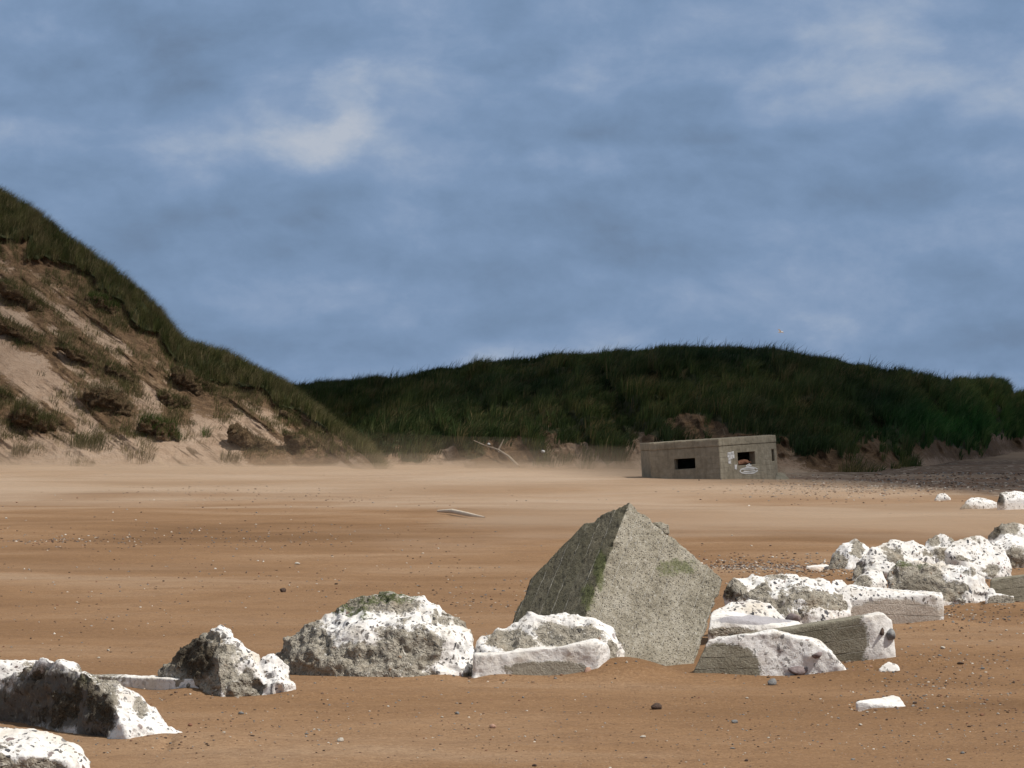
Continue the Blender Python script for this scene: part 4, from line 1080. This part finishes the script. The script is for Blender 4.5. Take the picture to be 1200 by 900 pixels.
def gull():
    p = at(915, 389, 420.0)
    bm = bmesh.new()
    prof = [(-.26, .01), (-.18, .05), (-.05, .085), (.08, .08), (.17, .05), (.21, .055), (.26, .035), (.31, .008)]
    rings = []
    for x, r in prof: rings.append([bm.verts.new((x, math.cos(k / 8 * math.tau) * r, math.sin(k / 8 * math.tau) * r)) for k in range(8)])
    for a, b in zip(rings, rings[1:]):
        for k in range(8): bm.faces.new((a[k], a[(k + 1) % 8], b[(k + 1) % 8], b[k]))
    bm.faces.new(rings[0]); bm.faces.new(rings[-1][::-1])
    for sgn in (1, -1):
        pl = [(.10, .05, .03, .20), (.13, .30, .16, .17), (.04, .62, .10, .05)]
        top = [(bm.verts.new((x, sgn * y, z)), bm.verts.new((x - c, sgn * y, z - .01)), bm.verts.new((x - c * .5, sgn * y, z - .03))) for x, y, z, c in pl]
        for (a, b, c), (d, e, f) in zip(top, top[1:]):
            bm.faces.new((a, d, e, b)); bm.faces.new((a, c, f, d)); bm.faces.new((b, e, f, c))
        bm.faces.new(top[0]); bm.faces.new(top[-1])
    bmesh.ops.recalc_face_normals(bm, faces=bm.faces)
    me = bpy.data.meshes.new('gull'); bm.to_mesh(me); bm.free()
    o = link('gull', me, WHITE_PAINT, p); o.rotation_euler = (.3, .1, 2.6); o.scale = (1.5, 1.5, 1.5)
    tag(o, 'tiny white gull flying in the sky above the far hill', 'bird')
gull()

# ------------------------------------------------------------------ pebbles
PEB = {}
for kind in STONE:
    PEB[kind] = []
    for q in range(3):
        me = stone_mesh(100 + q * 7 + len(kind), .5, .42, .30, angular=.9); me.materials.append(STONE[kind]); PEB[kind].append(me)
def pebble(u, v, wpx, kind, label, group, flat=1.0, q=0):
    p = gp(u, v); w = wpx * p[1] / F
    o = bpy.data.objects.new('pebble', PEB[kind][q % 3]); COL.objects.link(o)
    o.location = p + np.array([0, 0, w * .12 * flat]); o.scale = (w, w * .9, w * flat); o.rotation_euler = (0, 0, random.uniform(0, 6.28))
    return tag(o, label, 'pebble', group)
G1 = 'larger pebbles on the foreground sand'
named = [
    (770, 830, 23, 'dark', 'dark brown flat sided stone alone in the front centre sand', .9), (905, 803, 19, 'grey', 'speckled grey pointed stone before the front board marked block', 1.3),
    (860, 847, 14, 'grey', 'grey and buff pebble right of the dark front stone', .9), (577, 853, 15, 'pink', 'rounded pink pebble in the front centre sand', .9),
    (399, 870, 14, 'pale', 'pale greenish rounded pebble in the front sand left of centre', 1.1), (331, 695, 13, 'dark', 'dark red brown stone on the sand above the peaked boulder', 1.2),
    (348, 660, 10, 'pale', 'pale yellowish pebble on the mid beach', .8), (282, 837, 12, 'grey', 'blue grey pebble below the peaked boulder', .9),
    (536, 838, 11, 'grey', 'blue grey pebble below the largest boulder', .9), (223, 851, 11, 'rust', 'rust brown pebble right of the pointed dark boulder', .9),
    (1072, 827, 9, 'dark', 'dark red pebble at the right tip of the white plate', .9), (858, 879, 10, 'grey', 'flat grey pebble low in the right foreground', .5),
    (1008, 849, 8, 'pale', 'pale grey pebble below the white plate', .9), (1105, 761, 10, 'pale', 'white stone alone on the sand right of the beam end', 1.0),
    (1150, 838, 9, 'rust', 'reddish pebble low near the right edge', .9), (754, 864, 12, 'pale', 'buff flat pebble below the dark front stone', .6),
    (1112, 891, 10, 'pale', 'buff pebble at the bottom near the right corner', .7), (296, 867, 10, 'dark', 'dark slim pebble left of the pale greenish one', .5),
    (875, 893, 8, 'dark', 'dark pebble at the bottom edge right of centre', .9), (359, 859, 8, 'grey', 'small blue grey pebble above the pale greenish one', .8),
    (1000, 890, 9, 'grey', 'grey pebble near the bottom edge at the right', .7), (1128, 883, 9, 'grey', 'grey pebble above the bottom right corner buff one', .9),
    (262, 860, 8, 'pale', 'small white pebble between the rust brown and dark slim ones', .9), (127, 764, 7, 'pale', 'white pebble on the sand above the pointed dark boulder', 1.1),
    (116, 772, 6, 'pale', 'buff pebble just below the white one above the pointed boulder', .9), (1125, 781, 14, 'dark', 'brown clump of weed on the sand near the right edge', .6),
    (1152, 786, 9, 'grey', 'grey pebble beside the brown weed clump at the right', .9), (518, 842, 6, 'pale', 'little pale pebble left of the blue grey one in front', .8),
    (1036, 876, 6, 'grey', 'little grey pebble below the white plate near the bottom', .8), (626, 899, 10, 'dark', 'dark stone cut by the bottom edge in the middle', .9),
]
for k, (u, v, w, kind, lab, fl) in enumerate(named): pebble(u, v, w, kind, lab, G1, fl, k)
kinds = ['dark', 'grey', 'pale', 'rust', 'purple', 'pink']
KL = {'dark': 'tiny dark brown pebble scattered on the open sand', 'grey': 'tiny grey pebble scattered on the open sand', 'pale': 'tiny pale pebble scattered on the open sand',
      'rust': 'tiny rust red pebble scattered on the open sand', 'purple': 'tiny purple grey pebble scattered on the open sand', 'pink': 'tiny pink pebble scattered on the open sand'}
used = 0
zones = [(0, 1200, 800, 898, 95, 5.0), (0, 620, 640, 780, 46, 4.5), (1000, 1200, 735, 860, 55, 5.5), (0, 500, 580, 650, 24, 4.0), (560, 1000, 600, 700, 25, 4.0)]
for (u0, u1, v0, v1, n, w) in zones:
    for k in range(n):
        u, v = random.uniform(u0, u1), random.uniform(v0, v1)
        kind = random.choices(kinds, (.34, .2, .2, .14, .08, .04))[0]
        pebble(u, v, w * random.uniform(.55, 1.25), kind, KL[kind], 'tiny pebbles scattered over the sand', random.uniform(.6, 1.0), k)

# gravel too fine to count
def gravel(spec, name, label, seed):
    r = np.random.default_rng(seed)
    ico = np.array([(0, 0, 1), (.89, 0, .45), (.28, .85, .45), (-.72, .53, .45), (-.72, -.53, .45), (.28, -.85, .45), (.72, .53, -.45), (-.28, .85, -.45), (-.89, 0, -.45), (-.28, -.85, -.45), (.72, -.53, -.45), (0, 0, -1)])
    icf = np.array([(0, 1, 2), (0, 2, 3), (0, 3, 4), (0, 4, 5), (0, 5, 1), (1, 6, 2), (2, 7, 3), (3, 8, 4), (4, 9, 5), (5, 10, 1), (6, 7, 2), (7, 8, 3), (8, 9, 4), (9, 10, 5), (10, 6, 1), (11, 7, 6), (11, 8, 7), (11, 9, 8), (11, 10, 9), (11, 6, 10)])
    C, S = [], []
    for (cu, cv, su, sv, n, w) in spec:
        u = r.normal(cu, su, n); v = np.clip(r.normal(cv, sv, n), 556, 905)
        y = ground_y(v); x = (u - 600) * y / F
        C.append(np.stack([x, y, beach_z(x, y)], 1)); S.append(w * y / F * r.uniform(.4, 1.3, n) * .5)
    C = np.concatenate(C); S = np.concatenate(S); n = len(C)
    sh = ico[None] * r.uniform(.65, 1.2, (n, 12, 1)) * np.stack([np.ones(n), r.uniform(.6, 1, n), r.uniform(.35, .75, n)], 1)[:, None] * S[:, None, None]
    a = r.uniform(0, math.tau, n); ca, sa = np.cos(a)[:, None], np.sin(a)[:, None]
    sh = np.stack([sh[..., 0] * ca - sh[..., 1] * sa, sh[..., 0] * sa + sh[..., 1] * ca, sh[..., 2]], -1)
    V = (C[:, None] + sh + np.array([0, 0, 1.]) * (S * .15)[:, None, None]).reshape(-1, 3)
    Fx = (icf[None] + (np.arange(n) * 12)[:, None, None]).reshape(-1, 3)
    me = mesh_np(name, V, [Fx], smooth=False)
    pal = np.array([(.09, .06, .045), (.17, .11, .075), (.26, .24, .22), (.15, .145, .145), (.45, .38, .31), (.25, .14, .09), (.62, .58, .52)])
    t = pal[r.choice(7, n, p=[.24, .24, .15, .13, .12, .08, .04])] * r.uniform(.8, 1.2, (n, 1))
    colattr(me, 'tint', np.repeat(t, 12, 0))
    tag(link(name, me, GRAVEL), label, 'gravel', kind='stuff')
GRAVEL, nt, b = material('mixed_gravel'); nt.put(b.inputs['Base Color'], nt.attr('tint', 'Color'))
gravel([(60, 634, 60, 6, 200, 3.0), (200, 632, 90, 8, 170, 2.8), (330, 628, 90, 6, 150, 2.6), (270, 578, 90, 5, 120, 2.4), (420, 585, 140, 8, 100, 2.2), (560, 705, 60, 12, 140, 3.5), (480, 690, 140, 26, 200, 3),
        (300, 670, 200, 40, 300, 3), (100, 720, 120, 30, 200, 3)], 'gravel', 'bands of fine gravel across the middle of the beach', 1)
gravel([(890, 662, 50, 5, 800, 3.6), (960, 672, 60, 8, 400, 3.6), (1120, 722, 60, 8, 300, 3.4)], 'gravel', 'strip of coarse gravel and weed left of the back boulders', 2)
gravel([(1090, 800, 80, 18, 380, 3.2), (1040, 775, 60, 10, 180, 3.0), (1150, 780, 40, 26, 160, 3.6), (1130, 850, 80, 24, 120, 3.2)], 'gravel', 'gravel scatter on the right foreground sand', 3)
gravel([(600, 850, 330, 30, 650, 3), (250, 850, 120, 22, 220, 3.4), (950, 870, 160, 20, 240, 3)], 'gravel', 'thin scatter of grit on the foreground sand', 4)
gravel([(600 + F * rx / ry_, VH + F * CH / (ry_ - .12), hw * F / ry_ * .75, 1.6, 16, 4.2) for rx, ry_, hw in ROCKPOS if ry_ < 65], 'gravel', 'little stones trapped along the feet of the blocks and boulders', 6)
gravel([(1060, 566, 90, 7, 900, 3.2), (980, 574, 70, 6, 500, 3.2), (1150, 562, 60, 6, 400, 3.6)], 'gravel', 'dark shingle stones at the foot of the far hill', 5)

# ------------------------------------------------------------------ blown sand: thin drifting sheets of airborne sand
def blown(x0, x1, y0, y1, top, density, seed, label, slant=0.0):
    nx, ny = 60, 28
    gx, gy = np.meshgrid(np.linspace(0, 1, nx), np.linspace(0, 1, ny))
    prof = np.sin(gy * math.pi) ** 2.2 * sstep(0, .12, gx) * sstep(0, .12, 1 - gx)
    Xg = x0 + (x1 - x0) * gx; Yg = y0 + (y1 - y0) * gy + slant * (Xg - x0)
    n = fbm(np.stack([Xg.ravel() * .09, Yg.ravel() * .14, 0 * Xg.ravel() + seed], -1), 3, seed).reshape(Xg.shape)
    zt = beach_z(Xg, Yg) + top * prof * (1 + 1.0 * n) - .02
    zb = np.full_like(zt, -.25)
    V = np.concatenate([np.stack([Xg, Yg, zt], -1).reshape(-1, 3), np.stack([Xg, Yg, zb], -1).reshape(-1, 3)])
    f = grid_faces(ny, nx); N = nx * ny
    fs = [f, f[:, ::-1] + N]
    per = list(range(nx)) + [nx * k + nx - 1 for k in range(1, ny)] + [N - 1 - k for k in range(1, nx)] + [nx * k for k in range(ny - 2, 0, -1)]
    per = np.array(per); nxt = np.roll(per, -1)
    fs.append(np.stack([nxt, per, per + N, nxt + N], 1))
    me = mesh_np('blown_sand', V, fs)
    m = bpy.data.materials.new('airborne_sand'); m.use_nodes = True
    t = m.node_tree; t.nodes.clear()
    out = t.nodes.new('ShaderNodeOutputMaterial'); pv = t.nodes.new('ShaderNodeVolumePrincipled')
    pv.inputs['Color'].default_value = (.82, .66, .50, 1); pv.inputs['Density'].default_value = density; pv.inputs['Anisotropy'].default_value = .2
    t.links.new(pv.outputs[0], out.inputs['Volume'])
    tag(link('blown_sand', me, m), label, 'blowing sand', 'layers of blown sand', kind='stuff')
for k, (tp, dn_, ya, yb) in enumerate(((.40, .055, 114, 136), (.8, .034, 117, 136.5), (1.25, .016, 121, 137))):
    blown(-36, 14, ya, yb, tp, dn_, k + 1, 'pale veil of wind blown sand drifting along the foot of the dune', -.06)
for k, (tp, dn_, ya, yb) in enumerate(((.16, .17, 62, 84), (.34, .09, 66, 82))):
    blown(-3, 24, ya, yb, tp, dn_, k + 5, 'thin grey streak of blowing sand before the pillbox', -.25)
for k, (tp, dn_, ya, yb) in enumerate(((.16, .085, 84, 116), (.32, .045, 90, 120))):
    blown(-30, 16, ya, yb, tp, dn_, k + 9, 'broad faint veil of blowing sand across the upper beach', -.12)
# ------------------------------------------------------------------ sun, cloud shade, sky
S = np.array([.52, -.22, .82]); S /= np.linalg.norm(S)
sun = bpy.data.lights.new('sun', 'SUN'); sun.energy = 4.35; sun.angle = math.radians(.5); sun.color = (1, .95, .87)
so = bpy.data.objects.new('sun', sun); COL.objects.link(so); so.rotation_euler = Vector(S).to_track_quat('Z', 'Y').to_euler(); so.location = (60, -20, 80)

def cloud(cx, cy, rx, ry_, alt, opacity, seed, label, rot=0.0):
    c = np.array([cx, cy, 0]) + S * (alt / S[2])
    nu_, nv_ = 96, 48
    th, ph = np.meshgrid(np.linspace(0, math.tau, nu_, endpoint=False), np.linspace(.02, math.pi - .02, nv_))
    d = np.stack([np.cos(th) * np.sin(ph), np.sin(th) * np.sin(ph), np.cos(ph)], -1).reshape(-1, 3)
    r = 1.14 + .16 * fbm(d * 2.2 + seed, 4, seed)
    bil = np.abs(fbm(d * 6 + seed, 3, seed + 3)) * .25
    x, y, z = d[:, 0] * rx * (r + bil * .3), d[:, 1] * ry_ * (r + bil * .3), d[:, 2] * 16 * (r + bil)
    z = np.where(z < 0, z * .45, z)
    cr, sr = math.cos(rot), math.sin(rot)
    V = np.stack([x * cr - y * sr, x * sr + y * cr, z], -1)
    f = []
    for i in range(nv_ - 1):
        k = np.arange(nu_); f.append(np.stack([i * nu_ + k, i * nu_ + (k + 1) % nu_, (i + 1) * nu_ + (k + 1) % nu_, (i + 1) * nu_ + k], 1))
    me = mesh_np('cloud', V, [np.concatenate(f)])
    m = bpy.data.materials.new('cloud_vapour'); m.use_nodes = True; nt = NT(m); nt.n.clear()
    out = nt.new('ShaderNodeOutputMaterial'); df = nt.new('ShaderNodeBsdfDiffuse'); df.inputs[0].default_value = (.85, .85, .85, 1)
    tr = nt.new('ShaderNodeBsdfTransparent'); mx = nt.new('ShaderNodeMixShader')
    g = nt.mapping(objco(nt), (1 / rx, 1 / ry_, 0), rot=(0, 0, 0))
    if rot:
        g = nt.mapping(nt.mapping(objco(nt), (1, 1, 0), rot=(0, 0, -rot)), (1 / rx, 1 / ry_, 0))
    ln = nt.new('ShaderNodeVectorMath', operation='LENGTH'); nt.put(ln.inputs[0], g)
    n = nt.noise(objco(nt), .02, 4)
    rr = nt.math('ADD', ln.outputs['Value'], nt.math('MULTIPLY_ADD', n, .12, -.06))
    nt.put(mx.inputs[0], nt.range(rr, .99, .87, 0, opacity))
    nt.t.links.new(tr.outputs[0], mx.inputs[1]); nt.t.links.new(df.outputs[0], mx.inputs[2]); nt.t.links.new(mx.outputs[0], out.inputs[0])
    o = link('cloud', me, m, c)
    tag(o, label, 'cloud', kind='stuff')
cloud(102, 150, 104, 104, 250, .72, 1, 'thick cloud to the right whose shade covers the pillbox')
cloud(37, 219, 86, 86, 330, .74, 4, 'thick cloud whose shade covers the far hill')
cloud(-66, 170, 60, 50, 300, .24, 2, 'thin cloud veiling the sun above the left dune')

world = bpy.data.worlds.new('World'); scene.world = world; world.use_nodes = True
w = NT(world); bgn = w.n['Background']
sky = w.new('ShaderNodeTexSky', sky_type='NISHITA'); sky.sun_disc = False
sky.sun_elevation = math.asin(S[2]); sky.sun_rotation = math.atan2(S[0], S[1])
dirv = w.new('ShaderNodeTexCoord').outputs['Generated']
sx, sy, sz = w.sep(dirv)
wrp = w.new('ShaderNodeTexNoise'); w.put(wrp.inputs['Vector'], w.mapping(dirv, (9, 9, 16))); wrp.inputs['Scale'].default_value = 1.0; wrp.inputs['Detail'].default_value = 3
wv = w.new('ShaderNodeVectorMath', operation='MULTIPLY_ADD'); w.put(wv.inputs[0], wrp.outputs['Color']); wv.inputs[1].default_value = (.035, .035, .016); w.put(wv.inputs[2], dirv)
dv = wv.outputs[0]
dv2 = w.mapping(dv, (1, 1, 1), loc=(0, 0, .010))
def cl(vec):
    big = w.noise(w.mapping(vec, (5.5, 5.5, 18), loc=(1.3, .4, 2.35)), 1.0, 3, .5, 0)
    mid = w.noise(w.mapping(vec, (14, 14, 27), loc=(5, 2, 0)), 1.0, 8, .56, 0)
    puff = w.noise(w.mapping(vec, (30, 30, 42), loc=(2, 7, 1)), 1.0, 7, .6, 0)
    return w.math('ADD', w.math('ADD', w.math('MULTIPLY', big, .46), w.math('MULTIPLY', mid, .38)), w.math('MULTIPLY', puff, .16))
fa_, fb_ = cl(dv), cl(dv2)
f = w.math('ADD', fa_, w.math('MULTIPLY', w.math('SUBTRACT', fa_, fb_), .30))  # height offset paints lit tops and dark bases into the clouds
def bank(u, v, ru, rv, k):                                  # a cloud bank in its own direction of the sky
    global f
    d = ((u - 600) / F, (VH - v) / F)
    n = w.new('ShaderNodeVectorMath', operation='LENGTH')
    m = w.mapping(dv, (F / ru, 0, F / rv), loc=(-d[0] * F / ru, 0, -d[1] * F / rv)); w.put(n.inputs[0], m)
    e = w.math('ADD', n.outputs['Value'], w.math('MULTIPLY_ADD', w.noise(w.mapping(dv, (55, 55, 75)), 1.0, 6, .62), 1.3, -.65))
    ahead = w.math('GREATER_THAN', sy, 0)
    f = w.math('ADD', f, w.math('MULTIPLY', w.math('MULTIPLY', w.range(e, 1.1, .25), ahead), k))
bank(425, 150, 62, 34, .085); bank(474, 84, 44, 52, .085); bank(790, 160, 190, 24, .06); bank(150, 45, 190, 50, .045); bank(280, 190, 120, 28, .035)
bank(830, 48, 330, 26, -.045); bank(860, 134, 230, 14, -.03); bank(90, 105, 170, 20, -.02)
cc = w.ramp(f, [(.35, (.150, .218, .335)), (.44, (.178, .268, .418)), (.50, (.205, .303, .470)), (.55, (.248, .343, .510)), (.60, (.32, .405, .550)), (.68, (.46, .51, .60))])
high = w.ramp(f, [(.38, (.20, .23, .27)), (.62, (.42, .43, .44))])  # unseen overhead sky, set neutral grey to cut the blue ambient light
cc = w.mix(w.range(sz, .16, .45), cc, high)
skyc = w.mix(1.0, sky.outputs[0], (.05, .05, .05), 'MULTIPLY')
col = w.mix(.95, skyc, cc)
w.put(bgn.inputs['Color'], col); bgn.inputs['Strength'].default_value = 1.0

# ------------------------------------------------------------------ camera and render settings
cam = bpy.data.cameras.new('camera'); cam.sensor_width = 36; cam.lens = 36 * F / 1200; cam.shift_y = (VH - 450) / 1200
cam.clip_start = .5; cam.clip_end = 12000
co = bpy.data.objects.new('camera', cam); COL.objects.link(co); co.location = (0, 0, CH); co.rotation_euler = (math.pi / 2, 0, 0)
scene.camera = co
scene.view_settings.view_transform = 'Standard'; scene.view_settings.look = 'None'; scene.view_settings.exposure = 0; scene.view_settings.gamma = 1
scene.render.engine = 'CYCLES'
scene.cycles.use_denoising = True
scene.cycles.max_bounces = 6; scene.cycles.transparent_max_bounces = 12; scene.cycles.volume_bounces = 1
scene.cycles.use_adaptive_sampling = True; scene.cycles.adaptive_threshold = .01
